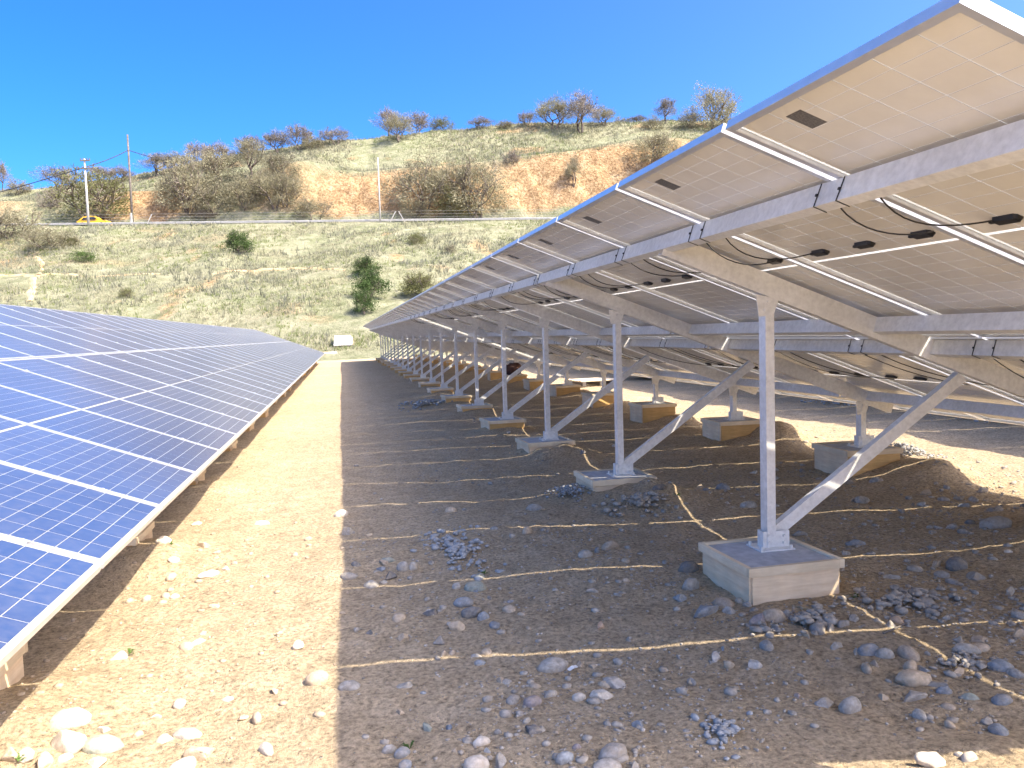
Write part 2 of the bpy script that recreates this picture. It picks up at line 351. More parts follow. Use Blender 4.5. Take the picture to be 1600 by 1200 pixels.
def npmesh(name, v, f, mats, smooth=True):
    v = np.asarray(v, np.float32); f = np.asarray(f, np.int32); k = f.shape[1]
    me = bpy.data.meshes.new(name); me.vertices.add(len(v)); me.vertices.foreach_set('co', v.ravel())
    me.loops.add(f.size); me.loops.foreach_set('vertex_index', f.ravel()); me.polygons.add(len(f))
    me.polygons.foreach_set('loop_start', np.arange(0, f.size, k, dtype=np.int32)); me.polygons.foreach_set('loop_total', np.full(len(f), k, np.int32))
    if smooth: me.polygons.foreach_set('use_smooth', np.ones(len(f), bool))
    for m in (mats if isinstance(mats, (list, tuple)) else [mats]): me.materials.append(m)
    me.update(calc_edges=True); me.validate(); return me
def link(name, me, parent=None, mat=None, **kw):
    o = bpy.data.objects.new(name, me); COL.objects.link(o)
    if parent is not None: o.parent = parent
    if mat is not None: o.matrix_local = mat
    for k, v in kw.items(): o[k] = v
    return o
def empty(name, loc, label, cat, group=None, rz=0):
    o = bpy.data.objects.new(name, None); COL.objects.link(o); o.location = loc; o.rotation_euler = (0, 0, rz); o.empty_display_size = .2
    o['label'] = label; o['category'] = cat
    if group: o['group'] = group
    return o
def tag(o, label, cat, group=None):
    o['label'] = label; o['category'] = cat
    if group: o['group'] = group
    return o
T = Matrix.Translation

# ------------------------------------------------------------------ ground sheet
def lines(lo, f0, f1, hi, step, g):
    a = list(np.arange(f0, f1, step)); s = step; x = f1
    while x < hi: a.append(x); s = min(s*g, 60); x += s
    a.append(hi); s = step; x = f0-step
    b = []
    while x > lo: b.append(x); s = min(s*g, 60); x -= s
    b.append(lo)
    return np.array(b[::-1]+a)
def build_ground():
    xs = lines(-420, -2.6, 6.6, 420, .028, 1.045); ys = lines(-420, 2.3, 9.0, 420, .026, 1.032)
    X, Y = np.meshgrid(xs, ys); Z = gheight(X, Y)
    nearm = sstep(30, 9, np.hypot(X, Y)); Z = Z+gfine(X, Y)*nearm
    nx, ny = len(xs), len(ys)
    v = np.stack([X.ravel(), Y.ravel(), Z.ravel()], 1)
    i = np.arange(nx*ny).reshape(ny, nx)
    f = np.stack([i[:-1, :-1], i[:-1, 1:], i[1:, 1:], i[1:, :-1]], -1).reshape(-1, 4)
    link('ground', npmesh('ground', v, f, MT['ground']), kind='structure')
build_ground()
def build_hill():
    us = np.arange(-150, 151, .55); vs = np.concatenate([np.arange(50, 109, .45), np.arange(109, 131, .25), np.arange(131, 160, .45), np.arange(160, 330, 6)])
    U, V = np.meshgrid(us, vs); Z = hill(U, V); Z = np.where(V < 56, np.minimum(Z, -.5), Z)
    X, Y = uv2xy(U, V)
    # bare earth: the cut bank above the road, and gullies and scrapes on the slope
    vb = 121.2; s = sstep(vb+.6, vb+2, V)*sstep(129.5, 126.5, V)
    cut = np.interp(U, [-90, -80, -73, -66, -58, -52, -48, -44, -36, -31, -24, -20, -6, -2, 6, 18, 24, 40, 90], [.75, .7, .35, .3, .75, .85, .5, .3, .55, .6, .85, .9, .75, .6, .9, .95, .7, .8, .7])
    bare = s*cut
    bare = np.maximum(bare, sstep(.18, .42, fbm(U/9, V/6, 201, 4))*.42*(V < 110))
    bare = np.maximum(bare, sstep(.25, .45, fbm(U/5, V/3, 231, 3))*.6*(V > 128))
    for (gx, gy, w, a) in GULLY:
        du = np.hypot((U-gx)/w, (V-gy)/(w*2.2)); bare = np.maximum(bare, .72*a*np.exp(-du**2)+.25*vnoise(U, V, 211)*(du < 1))
    v = np.stack([X.ravel(), Y.ravel(), Z.ravel()], 1); ny, nx = U.shape; i = np.arange(nx*ny).reshape(ny, nx)
    f = np.stack([i[:-1, :-1], i[:-1, 1:], i[1:, 1:], i[1:, :-1]], -1).reshape(-1, 4)
    me = npmesh('hillside', v, f, MT['hill']); a = me.attributes.new('bare', 'FLOAT', 'POINT'); a.data.foreach_set('value', bare.ravel().astype(np.float32))
    link('hillside', me, kind='structure')
    # road: a thin sheet laid on the ledge, kerb edge raised
    u2 = np.arange(-150, 151, 2.0); rows = [(112.6, .05), (112.62, .10), (120.0, .10), (120.02, .05)]
    vv = []; 
    for (rv, dz) in rows:
        x, y = uv2xy(u2, rv+0*u2); vv.append(np.stack([x, y, zroad(u2)+dz], 1))
    n = len(u2); v = np.concatenate(vv); i = np.arange(4*n).reshape(4, n)
    f = np.stack([i[:-1, :-1], i[:-1, 1:], i[1:, 1:], i[1:, :-1]], -1).reshape(-1, 4)
    link('road', npmesh('road', v, f, MT['road'], False), kind='structure')
GULLY = []
for (x, y, w, a) in [(612, 378, .9, 1), (620, 400, .9, 1), (604, 364, .8, 1), (265, 478, 1.1, 1), (258, 492, 1.0, .9), (275, 460, 1.2, .9), (300, 452, 1.5, .8), (330, 440, 1.5, .8), (300, 392, .9, .9), (305, 405, .9, .8), (260, 368, 1.4, .9), (180, 380, 1.2, .7), (345, 385, 1.5, .7), (748, 385, 2, .9), (760, 395, 1.8, .8), (700, 470, 1.6, .6), (20, 405, 2.4, .8), (495, 470, 1.5, .5), (520, 440, 2, .5), (400, 500, 1.5, .4)]:
    px, py, pz, t_ = hill_at(x, y); gu, gv = xy2uv(px, py); GULLY.append((gu, gv, w, a))
build_hill()
def draped(name, pts, w, mat):
    P = [hill_at(x, y) for x, y in pts]; UV = [xy2uv(p[0], p[1]) for p in P]; v = []; f = []
    dense = []
    for a, b in zip(UV[:-1], UV[1:]):
        for k in range(8): dense.append((a[0]+(b[0]-a[0])*k/8, a[1]+(b[1]-a[1])*k/8))
    dense.append(UV[-1])
    for i, (u, vv) in enumerate(dense):
        j = dense[min(i+1, len(dense)-1)]; k = dense[max(i-1, 0)]; d = np.array([j[0]-k[0], j[1]-k[1]]); d /= max(1e-6, np.linalg.norm(d)); nrm = np.array([-d[1], d[0]])
        ww = w*(.8+.5*math.sin(i*1.7)*.4+random.uniform(-.15, .15))
        for s_ in (-1, -.35, .35, 1):
            uu = u+nrm[0]*ww*s_/2; v2 = vv+nrm[1]*ww*s_/2; x, y = uv2xy(uu, v2); v.append((x, y, float(hill(uu, v2))+(.10 if abs(s_) < 1 else -.05)))
    for i in range(len(dense)-1):
        for s_ in range(3): f.append((i*4+s_, i*4+s_+1, i*4+s_+5, i*4+s_+4))
    link(name, npmesh(name, v, f, MT['path']), kind='structure')
draped('dirt_path', [(0, 430), (42, 432), (60, 432), (110, 429), (160, 432), (250, 430)], .7, 'path')
draped('dirt_path', [(55, 402), (66, 412), (62, 430)], .7, 'path')
draped('dirt_path', [(52, 434), (52, 450), (47, 472)], .9, 'path')
draped('dirt_path', [(330, 430), (400, 424), (470, 421), (540, 424)], .45, 'path')

# ------------------------------------------------------------------ solar array pieces (shared meshes)
NC, NL = 6, 24
FW = .011
def cell_rects():
    a0 = .022; cw = (MW-2*a0)/NC; s0 = .026; mid = .018; ch = (ML/2-s0-mid/2)/12; r = []
    for j in range(24):
        sb = s0+j*ch if j < 12 else ML/2+mid/2+(j-12)*ch
        for i in range(6):
            r.append((sb+.0018, sb+ch-.0018, a0+i*cw+.0026, a0+(i+1)*cw-.0026))
    return r
CELLS = cell_rects()
ZG0, ZG1 = .0255, .0315        # laminate back and front
def m_laminate():
    b = MB(); b.box(.004, ML-.004, .004, MW-.004, ZG0, ZG1); return b.mesh('laminate', MT['sheet'])
def cell_box(b, r):
    b.box(r[0], r[1], r[2], r[3], ZG0-.0006, ZG1+.0006, fm=[1, 0, 0, 0, 0, 0])
def m_cells():
    b = MB()
    for r in CELLS: cell_box(b, r)
    return b.mesh('solar_cells', [MT['cell'], MT['cellb']])
def m_cell():
    b = MB(); r = CELLS[0]; b.box(0, r[1]-r[0], 0, r[3]-r[2], ZG0-.0006, ZG1+.0006, fm=[1, 0, 0, 0, 0, 0]); return b.mesh('solar_cell', [MT['cell'], MT['cellb']])
def m_frame():
    b = MB(); t = .0022; h = .035; fl = .028; lip = FW
    for (x0, x1, y0, y1) in ((0, t, 0, MW), (ML-t, ML, 0, MW), (t, ML-t, 0, t), (t, ML-t, MW-t, MW)): b.box(x0, x1, y0, y1, 0, h-.0018)
    for (x0, x1, y0, y1) in ((t, fl, t, MW-t), (ML-fl, ML-t, t, MW-t), (fl, ML-fl, t, fl), (fl, ML-fl, MW-fl, MW-t)): b.box(x0, x1, y0, y1, .0004, .0026)
    for (x0, x1, y0, y1) in ((0, lip, 0, MW), (ML-lip, ML, 0, MW), (lip, ML-lip, 0, lip), (lip, ML-lip, MW-lip, MW)): b.box(x0, x1, y0, y1, h-.0018, h)
    return b.mesh('frame', MT['alu'])
def m_jbox():
    b = MB(); L_, w = .058, .024
    pr = [(-w, 0), (-w*.7, -.017), (w*.7, -.017), (w, 0)]
    n = 4; v = []
    for y in (-L_, -L_*.8, L_*.8, L_):
        k = .55 if abs(y) == L_ else 1
        v += [(px*k, y, pz*(.75 if k < 1 else 1)) for px, pz in pr]
    f = []
    for i in range(3):
        for j in range(4): f.append((i*4+j, i*4+(j+1) % 4, (i+1)*4+(j+1) % 4, (i+1)*4+j))
    f += [(3, 2, 1, 0), (12, 13, 14, 15)]
    b.add(v, f); b.box(-.006, .006, L_*.9, L_*1.35, -.012, -.002); return b.mesh('junction_box', MT['black'])
def m_label():
    b = MB(); b.box(0, .105, 0, .086, -.0006, 0); return b.mesh('label_sticker', MT['label'])
LAM, CEL, CEL1, FRM, JB, LBL = m_laminate(), m_cells(), m_cell(), m_frame(), m_jbox(), m_label()
JBA = (.155*MW, .49*MW, .80*MW)
def m_cable(s0, a0, s1, a1, sag, seed):
    rd = random.Random(seed); pts = []
    for k in range(11):
        q = k/10; z = (-.075*(1-q)+(.012)*q)-sag*4*q*(1-q)*(1-.3*q); pts.append((s0+(s1-s0)*q, a0+(a1-a0)*(q**1.7)+.02*math.sin(q*5+seed), z))
    b = MB(); b.tube(pts, .0034, 5); return b.mesh('cable', MT['black'], True)
CABLES = {0: [m_cable(.66, .02, ML/2, JBA[0]-.055, .055+.02*k, k) for k in range(3)]+[m_cable(.66, MW*.86, ML/2, JBA[2]+.07, .05+.02*k, k+5) for k in range(3)]}
CABLES[1] = [m_cable(.10, .05, ML/2, JBA[0]-.055, .05+.02*k, k+9) for k in range(3)]+[m_cable(.10, MW*.9, ML/2, JBA[2]+.07, .05+.015*k, k+14) for k in range(3)]
PUR = [.478, 1.90, 2.32, 3.86]; PH, PW = .092, .055
PMAT = Matrix(((ct, 0, st, 0), (0, 1, 0, 0), (-st, 0, ct, 0), (0, 0, 0, 1)))     # local (slope, along, normal) -> world
def cprof(w, d, t=.0035, lip=.015):                     # channel: web w wide on the -up side, flanges d deep, open upwards
    return [(-w/2, 0), (w/2, 0), (w/2, d), (w/2-lip, d), (w/2-lip, d-t), (w/2-t, d-t), (w/2-t, t), (-w/2+t, t), (-w/2+t, d-t), (-w/2+lip, d-t), (-w/2+lip, d), (-w/2, d)]
def lp(s, a, n): return Vector((XU, Y0, ZU))+PMAT.to_3x3()@Vector((s, a, n))
def m_purlin(L_):                                       # local: along +x(row) built in slope frame
    b = MB(); b.extrude([(x, y) for x, y in cprof(PH, PW)], (0, 0, 0), (0, L_, 0), (1, 0, 0)); return b.mesh('purlin', MT['steel'])
RAF0, RAF1 = .482, 4.17; RH_, RD_ = .125, .055
def m_rafter():
    b = MB(); b.extrude(cprof(RH_, RD_), (0, 0, 0), (RAF1-RAF0, 0, 0), (0, 1, 0)); return b.mesh('rafter', MT['steel'])
def zpanel(x): return ZU-(x-XU)*st/ct
def m_post(h):
    b = MB(); b.extrude(cprof(.078, .055), (0, 0, 0), (0, 0, h), (1, 0, 0)); return b.mesh('post', MT['steel'])
def m_brace():
    p = (0, 0, 0); q = (3.80-2.50, 0, 1.19-.30)
    b = MB(); b.extrude(cprof(.072, .05), p, q, (0, 1, 0)); return b.mesh('brace', MT['steel'])
def m_plate():
    b = MB(); b.box(-.10, .12, -.09, .09, 0, .008); b.box(-.05, .115, -.034, -.030, .008, .105); b.box(-.05, .115, .032, .036, .008, .105); b.box(-.054, -.05, -.034, .036, .008, .105)
    return b.mesh('base_plate', MT['steel'])
def m_bolts():
    b = MB()
    for (x, z) in ((-.02, .04), (-.02, .08), (.08, .035), (.08, .075)): b.tube([(x, -.046, z), (x, -.030, z)], .009, 6)
    for (x, y) in ((-.085, -.07), (-.085, .07), (.105, -.07), (.105, .07)): b.tube([(x, y, .004), (x, y, .026)], .009, 6)
    return b.mesh('bolt', MT['steel'])
def m_gusset():
    b = MB(); v = [(-.06, 0, 0), (.085, 0, -.03), (.05, 0, -.13), (-.042, 0, -.13)]
    b.add([(x, -.040, z) for x, _, z in v]+[(x, -.036, z) for x, _, z in v], [(3, 2, 1, 0), (4, 5, 6, 7), (0, 1, 5, 4), (1, 2, 6, 5), (2, 3, 7, 6), (3, 0, 4, 7)])
    b.tube([(-.005, -.048, -.095), (-.005, -.036, -.095)], .009, 6); b.tube([(.02, -.048, -.045), (.02, -.036, -.045)], .009, 6)
    return b.mesh('gusset_plate', MT['steel'])
HB = .268; PT = .014; RT = .028; RHGT = .048
def m_concrete():
    b = MB(); b.box(-HB+.001, HB-.001, -HB+.001, HB-.001, -.40, -.012)
    return b.mesh('concrete', MT['conc'])
def m_board(skew, mt='ply'):
    b = MB(); v = [(-HB, 0, -.42), (HB, 0, -.42+skew), (HB, 0, -.046), (-HB, 0, -.046)]
    b.add([(x, 0, z) for x, _, z in v]+[(x, PT, z) for x, _, z in v], [(0, 1, 2, 3), (7, 6, 5, 4), (1, 0, 4, 5), (2, 1, 5, 6), (3, 2, 6, 7), (0, 3, 7, 4)]); return b.mesh('plywood_board', MT[mt])
def m_rail():
    b = MB(); e = HB+RT; b.box(-e, e-RT-.002, 0, RT, -RHGT, .0); return b.mesh('timber_rail', MT['timber'])
def m_far_footing():
    b = MB(); b.box(-HB, HB, -HB, HB, -.4, -.012, 2); 
    for k in range(4):
        c, s_ = (1, 0, -1, 0)[k], (0, 1, 0, -1)[k]
        def rot(x, y, z): return (x*c-y*s_, x*s_+y*c, z)
        def bx(x0, x1, y0, y1, z0, z1, mi):
            vs = [rot(*p) for p in ((x0, y0, z0), (x1, y0, z0), (x1, y1, z0), (x0, y1, z0), (x0, y0, z1), (x1, y0, z1), (x1, y1, z1), (x0, y1, z1))]
            b.add(vs, [(0, 3, 2, 1), (4, 5, 6, 7), (0, 1, 5, 4), (1, 2, 6, 5), (2, 3, 7, 6), (3, 0, 4, 7)], mi)
        bx(-HB, HB, -HB-PT, -HB-.001, -.42, -.05, 0); bx(-HB-RT, HB-.002, -HB-RT, -HB, -RHGT, 0, 1)
    return b.mesh('footing', [MT['litply'], MT['timber'], MT['conc']])
CONC, BRDS, RAIL, FARF = m_concrete(), [m_board(0), m_board(.05), m_board(-.03)], m_rail(), m_far_footing()
LITBRD = m_board(.02, 'litply')
RAFM, BRC, PLT, BLT, GUS = m_rafter(), m_brace(), m_plate(), m_bolts(), m_gusset()
ZRB = .165/ct                                              # rafter underside below the panels, plumb
PF = m_post(zpanel(XP)-ZRB-ZB+.03); PRr = m_post(zpanel(XR)-ZRB-ZBR+.03); PRL = m_post(zpanel(XR)-ZRB-ZBR+.03+.17)
def m_tie():
    b = MB(); e = .0018
    b.box(-.0035, -.0005, -.002, .002, -PH-.003, .0); b.box(-.0035, PW+.003, -.002, .002, -PH-.0035, -PH-.0008); b.box(-.010, -.0035, -.005, .005, -.054, -.044)
    return b.mesh('cable_tie', MT['black'])
TIE = m_tie()
def m_clamp():
    b = MB(); b.box(-.02, .02, -.022, .022, .0355, .0385); b.tube([(0, 0, .038), (0, 0, .045)], .007, 6); return b.mesh('panel_clamp', MT['alu'])
CLAMP = m_clamp()

def build_array(label, pos, detail, nmod, frames, foff, cellmods):
    px, py, pz = pos
    root = empty('solar_array', (px+XP, py+YP, 0), label, 'solar array', 'rows of the solar farm')
    inv = T(Vector((-XP, -YP, pz)))                        # world layout of the first row -> local to the root
    PB = inv@T(Vector((XU, Y0, ZU)))@PMAT
    L_ = nmod*PITCH-.03
    # panels
    for k in range(nmod):
        for r in (0, 1):
            s0 = r*(ML+GAP); m = PB@T(Vector((s0, k*PITCH+random.uniform(-.002, .002), random.uniform(-.0012, .0012))))
            p = link('solar_panel', LAM, root, m)
            link('frame', FRM, p)
            if (k, r) in cellmods:
                for c in CELLS: link('solar_cell', CEL1, p, T(Vector((c[0], c[2], 0))))
            else: link('solar_cells', CEL, p, kind='stuff')
            if detail == 2:
                if k < 26:
                    for a in JBA: link('junction_box', JB, p, T(Vector((ML/2-.10, a, ZG0-.0007))))
                if k < 16 and r == 0: link('label_sticker', LBL, p, T(Vector((.10, .805, ZG0-.0008))))
                if k < 18:
                    cs = CABLES[r]; mm = T(Vector((-.10 if r == 0 else 0, 0, .012)))
                    link('cable', cs[k % 3], p, mm); link('cable', cs[3+(k+1) % 3], p, mm)
    # purlins, in lengths butted end to end
    seg = 5*PITCH; n = int(math.ceil(nmod/5)); cache = {}
    for s in PUR:
        for j in range(n):
            a0 = j*seg+.0; a1 = min((j+1)*seg, nmod*PITCH)-.03
            ln = round(a1-a0-.006, 3)
            if ln not in cache: cache[ln] = m_purlin(ln)
            link('purlin', cache[ln], root, PB@T(Vector((s, a0, -.0005-PH/2))))
    if detail == 2:
        for k in range(1, 18):
            for s in (PUR[0], PUR[2]):
                for d in (-.085, .06): link('cable_tie', TIE, root, PB@T(Vector((s, k*PITCH+d, -.0005)))@Matrix.Rotation(random.uniform(-.1, .1), 4, 'X'))
    if detail == 1:
        for k in range(1, 14):
            for s in (.30, 1.9, 2.6, 4.25): link('panel_clamp', CLAMP, root, PB@T(Vector((s, k*PITCH-.0155, 0))))
    # frames
    for i in frames:
        y = YP+i*SP+foff
        def at(x, z): return inv@T(Vector((x, y, z)))
        sa = (y-Y0)
        link('rafter', RAFM, root, PB@T(Vector((RAF0, sa-.042, -.001-RH_/2)))@Matrix(((1, 0, 0, 0), (0, 1, 0, 0), (0, 0, 1, 0), (0, 0, 0, 1))))
        for (x, zb, pm) in ((XP, ZB, PF), (XR, ZBR-(.17 if detail == 1 else 0), PRL if detail == 1 else PRr)):
            link('post', pm, root, at(x, zb)@Matrix.Rotation(random.uniform(-.012, .012), 4, 'Z'))
            bp = link('base_plate', PLT, root, at(x+.03, zb-.012))
            if i < 8 and detail: link('bolt', BLT, bp, kind='stuff')
            link('gusset_plate', GUS, root, at(x, zpanel(x)-ZRB+.05))
            mf = at(x-.03, zb)@Matrix.Rotation(R(random.uniform(-4, 4)), 4, 'Z')@T(Vector((random.uniform(-.02, .02), random.uniform(-.03, .03), 0)))
            if i == 0 and x == XP: mf = at(x-.035, zb)@Matrix.Rotation(R(2), 4, 'Z')@T(Vector((0, -.10, 0)))
            if i < 9 and detail:
                ft = link('footing', CONC, root, mf); ft['label'] = 'grey concrete cast in plywood'
                for q in range(4):
                    rq = Matrix.Rotation(q*math.pi/2, 4, 'Z')
                    link('plywood_board', LITBRD if q in (0, 2) and (x == XR or i > 2) else BRDS[(q+i) % 3], ft, rq@T(Vector((0, -HB-PT, random.uniform(-.004, 0)))))  # boards facing along the row take the bounce-lit colour
                    link('timber_rail', RAIL, ft, rq@T(Vector((0, -HB-RT, random.uniform(-.004, .004)))))
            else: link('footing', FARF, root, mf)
        link('brace', BRC, root, at(XP+.075, ZB+.07)@T(Vector((0, .004, 0))))
    return root
right = build_array('near right row of tilted solar panels seen from its pale underside', POS_R, 2, NMOD, NFR, 0, {(0, 0), (1, 0)})
left = build_array('left row of tilted solar panels showing its blue glass fronts', POS_L, 1, NMOD+1, NFR, LFR_OFF, {(1, 1), (2, 1)})
far = build_array('farther right row of solar panels behind the sunlit strip, mostly hidden', POS_F, 0, NMOD, NFR, 0, set())

# ------------------------------------------------------------------ stones
def ico(sub):
    import bmesh
    bm = bmesh.new(); bmesh.ops.create_icosphere(bm, subdivisions=sub, radius=1); v = np.array([x.co[:] for x in bm.verts]); f = np.array([[y.index for y in x.verts] for x in bm.faces]); bm.free(); return v, f
IV, IF = ico(2); IV3, IF3 = ico(3); IV1, IF1 = ico(1)
def stone_mesh(kind, seed, mat):
    r = np.random.default_rng(seed); v, f = (IV3, IF3)
    v = v.copy(); o = r.uniform(0, 99, 3)
    d = .22*fbm(v[:, 0]*1.1+o[0], v[:, 1]*1.1+v[:, 2]*1.3+o[1], seed, 3)+.10*fbm(v[:, 2]*2+o[2], v[:, 0]*2, seed+7, 2)
    amp = 1.0 if kind == 'round' else 1.6
    v = v*(1+d*amp)[:, None]
    if kind == 'angular':
        for _ in range(10):
            n = r.normal(size=3); n /= np.linalg.norm(n); c = r.uniform(.45, .75); dd = v@n; v = v-np.maximum(dd-c, 0)[:, None]*n
        v = v+.015*fbm(v[:, 0]*6+o[0], v[:, 1]*6+v[:, 2]*5, seed+3, 2)[:, None]*v
    me = npmesh('stone', v, f, mat, kind == 'round')
    return me
STN = {}
def get_stone(kind, key, n):
    k = (kind, key, n)
    if k not in STN: STN[k] = stone_mesh(kind, 100+n*7+(50 if kind == 'angular' else 0), MT['st_'+key])
    return STN[k]
CN = {'g': 'grey', 'b': 'blue-grey', 'p': 'purplish', 't': 'tan', 'd': 'dark', 'w': 'pale', 'v': 'greenish grey', 'r': 'reddish'}
ST = []      # (x, y, wm, hm, key, kind)
def region(x, y):
    if x < -.02:
        return 'on the sunlit strip '+('low in the picture' if y < 3.35 else 'beside the nearest left panels' if y < 4.6 else 'farther back beside the left row')
    if y < 3.0 and x > .9: return 'in the sunlit bottom corner'
    if math.hypot(x-2.4, y-4.0) < .62: return 'against the nearest plywood footing'
    if math.hypot(x-2.4, y-4.0) < .95: return 'close around the nearest plywood footing'
    d = 'low in the picture' if y < 3.25 else 'before the nearest footing' if y < 3.9 else 'level with the nearest footing' if y < 5.0 else 'between first and second footings' if y < 6.3 else 'level with the second footing' if y < 8 else 'beyond the second footing'
    if x < 1.1: return 'in shade beside the shadow edge, '+d
    if x < 2.3: return 'on bare shaded dirt at centre, '+d
    if x < 3.6: return 'in the shade right of centre, '+d
    if x < 5.2: return 'in the shade at far right, '+d
    return 'on the ground beyond the rear footings'
def addpix(lst, ox, oy, sc):
    for e in lst:
        x, y, w, h = e[:4]; key = e[4] if len(e) > 4 else random.choice('gggggbttgt'); kind = e[5] if len(e) > 5 else ('angular' if random.random() < .45 else 'round'); lab = e[6] if len(e) > 6 else None
        gx, gy, gz_, t_ = ground_at(ox+x*sc, oy+(y+h*.30)*sc); m = sc*t_/FPX*1.02
        ST.append([gx, gy, gz_, w*m, h*m, key, kind, lab])
addpix([(118, 72, 55, 70, 'w', 'angular', 'upright pale pointed stone standing on the shadow edge'), (212, 300, 60, 40, 'g'), (263, 285, 45, 50), (120, 265, 70, 25), (345, 225, 60, 45, 'g'), (390, 222, 50, 45, 'g'), (255, 232, 55, 25, 'b'), (280, 200, 65, 20, 'v', 'round', 'flat greenish stone near the shadow edge, behind the gravel line'),
    (645, 305, 90, 60, 'v', 'round', 'large greenish stone at the near end of the gravel cluster'), (570, 305, 50, 35), (650, 325, 40, 20, 'b'), (665, 265, 50, 35, 'v'), (600, 370, 80, 45, 'b'), (630, 415, 85, 50, 'd', 'round', 'dark rounded stone beside a pointed olive stone'), (680, 430, 50, 45, 'b'), (570, 468, 60, 70, 't', 'angular', 'pointed olive-tan stone in front of a dark rounded stone'), (460, 410, 70, 40, 'w'), (500, 532, 60, 45), (350, 514, 65, 30), (730, 465, 60, 30, 'b'), (790, 400, 70, 35), (790, 372, 45, 15, 'b'), (840, 425, 35, 25), (870, 480, 30, 20), (700, 545, 40, 25, 'b'),
    (695, 578, 50, 45, 't', 'round', 'round tan stone in the break of the nearest bright ground line'), (650, 595, 60, 25), (665, 628, 45, 30, 'b'), (550, 582, 35, 30), (515, 588, 30, 25), (1168, 470, 45, 50, 'r', 'angular', 'small reddish pointed stone alone on bare dirt'), (968, 628, 130, 65, 'g', 'round', 'large oval grey stone just below the nearest bright ground line'), (1082, 627, 55, 35), (1135, 635, 45, 30), (1348, 650, 35, 20), (1430, 655, 30, 20), (1550, 703, 38, 28), (1185, 718, 50, 30), (125, 715, 85, 50, 'g', 'round', 'grey stone crossing the shadow edge in the foreground'), (355, 715, 75, 60, 'g', 'angular'), (335, 824, 48, 45), (430, 752, 30, 12, 'b'), (752, 700, 48, 32), (895, 725, 55, 30), (962, 758, 58, 38), (885, 788, 75, 50, 'p', 'round', 'purplish oval stone among small pebbles in the foreground'), (1078, 768, 55, 42, 'w', 'round', 'pale cream stone right of a purplish oval stone'), (805, 775, 70, 40), (450, 892, 60, 40, 'v'), (540, 893, 45, 35, 'b'), (860, 867, 40, 25), (918, 900, 50, 50), (742, 910, 30, 25),
    (675, 950, 70, 42, 'w'), (985, 912, 40, 45), (290, 978, 55, 52, 'g'), (345, 998, 65, 42, 'b'), (357, 1050, 55, 35, 'b'), (562, 990, 35, 32), (697, 993, 35, 35, 'b'), (650, 1045, 100, 70, 'w', 'round', 'big pale grey stone at the bottom edge of the picture'), (755, 1035, 80, 60, 'g', 'angular'), (1020, 1020, 70, 62, 'b', 'round', 'round blue stone at the bottom among pebbles'), (1070, 975, 40, 45, 'p'), (1108, 1018, 48, 60), (1220, 995, 120, 75, 'g', 'round', 'big half-buried grey stone near the bottom of the picture'), (1200, 1052, 110, 50, 'g'), (1310, 1055, 50, 40), (1330, 882, 70, 25, 'b'), (1210, 135, 80, 45), (1155, 155, 35, 30), (1275, 200, 45, 20)], 500, 800, .375)
addpix([(203, 357, 85, 65, 'd', 'round', 'dark smooth round stone at the left side of the nearest footing'), (212, 430, 75, 65, 'g'), (270, 535, 135, 75, 'b', 'angular', 'big blue-grey slab at the front left corner of the nearest footing'), (350, 505, 80, 50), (372, 540, 55, 50), (445, 515, 40, 35), (415, 498, 45, 25), (487, 585, 85, 75, 'p', 'angular', 'blocky purplish stone in front of the nearest footing'), (555, 560, 95, 80, 't', 'round', 'large brownish stone in front of the nearest footing'), (612, 555, 40, 40), (705, 570, 60, 35), (787, 577, 60, 45), (850, 592, 65, 50), (895, 570, 55, 55), (570, 612, 70, 30), (690, 635, 50, 25), (740, 610, 80, 50), (790, 615, 50, 35, 'g', 'angular'), (1045, 600, 70, 40), (1070, 583, 50, 40, 'r'), (320, 727, 68, 50, 'w'), (345, 697, 28, 25, 'b'), (370, 763, 40, 45), (473, 758, 68, 46, 'w'), (215, 836, 38, 30), (652, 890, 48, 45, 'p'), (687, 937, 30, 25), (815, 682, 48, 45),
    (950, 708, 85, 58, 'b', 'round', 'smooth blue oval stone beside a pale round one'), (1018, 723, 70, 55, 'g'), (942, 785, 52, 42), (978, 762, 72, 45), (900, 712, 45, 45), (1115, 715, 90, 60), (1125, 772, 70, 45), (1140, 820, 125, 65, 't', 'round', 'big flat tan stone right of a blue oval stone'), (1185, 785, 70, 35, 'b'), (1250, 845, 100, 40), (1268, 873, 55, 40, 'b'), (1330, 795, 75, 35), (875, 935, 90, 75, 'g', 'round', 'oval grey stone casting a dark shadow, tilted to the right'), (1140, 890, 110, 60, 'g'), (1010, 905, 55, 40, 't', 'angular'), (1380, 905, 60, 40, 'v'), (1510, 907, 90, 45, 'b', 'round', 'flat blue stone near the right edge of the picture'), (1285, 945, 50, 28), (1500, 775, 80, 50, 'b'), (1360, 702, 85, 45), (1420, 690, 60, 30), (1330, 660, 60, 40), (1420, 663, 65, 30), (1165, 975, 50, 45), (1165, 1075, 35, 30), (1290, 1015, 50, 30), (1495, 1035, 80, 40), (1450, 995, 60, 30),
    (1210, 1165, 90, 70, 'w', 'angular', 'large pale stone in the sunlit corner at the bottom'), (1330, 1145, 30, 30, 'w'), (1370, 1150, 60, 50, 'w'), (1187, 508, 78, 45), (1218, 470, 55, 28), (1060, 395, 80, 40), (1145, 365, 55, 28), (1235, 345, 60, 40), (1318, 348, 80, 55, 'd', 'round', 'dark round stone behind and right of the nearest footing'), (1400, 403, 80, 32), (1303, 420, 55, 30), (1480, 178, 105, 50, 'g', 'round', 'large oval stone far back in the shade near the right edge'), (1300, 190, 40, 25), (1245, 195, 40, 25, 'w'), (1345, 210, 40, 22), (895, 262, 90, 35), (1540, 460, 60, 40), (1575, 640, 60, 50), (1560, 800, 60, 40), (1580, 560, 50, 35)], 1000, 750, .375)
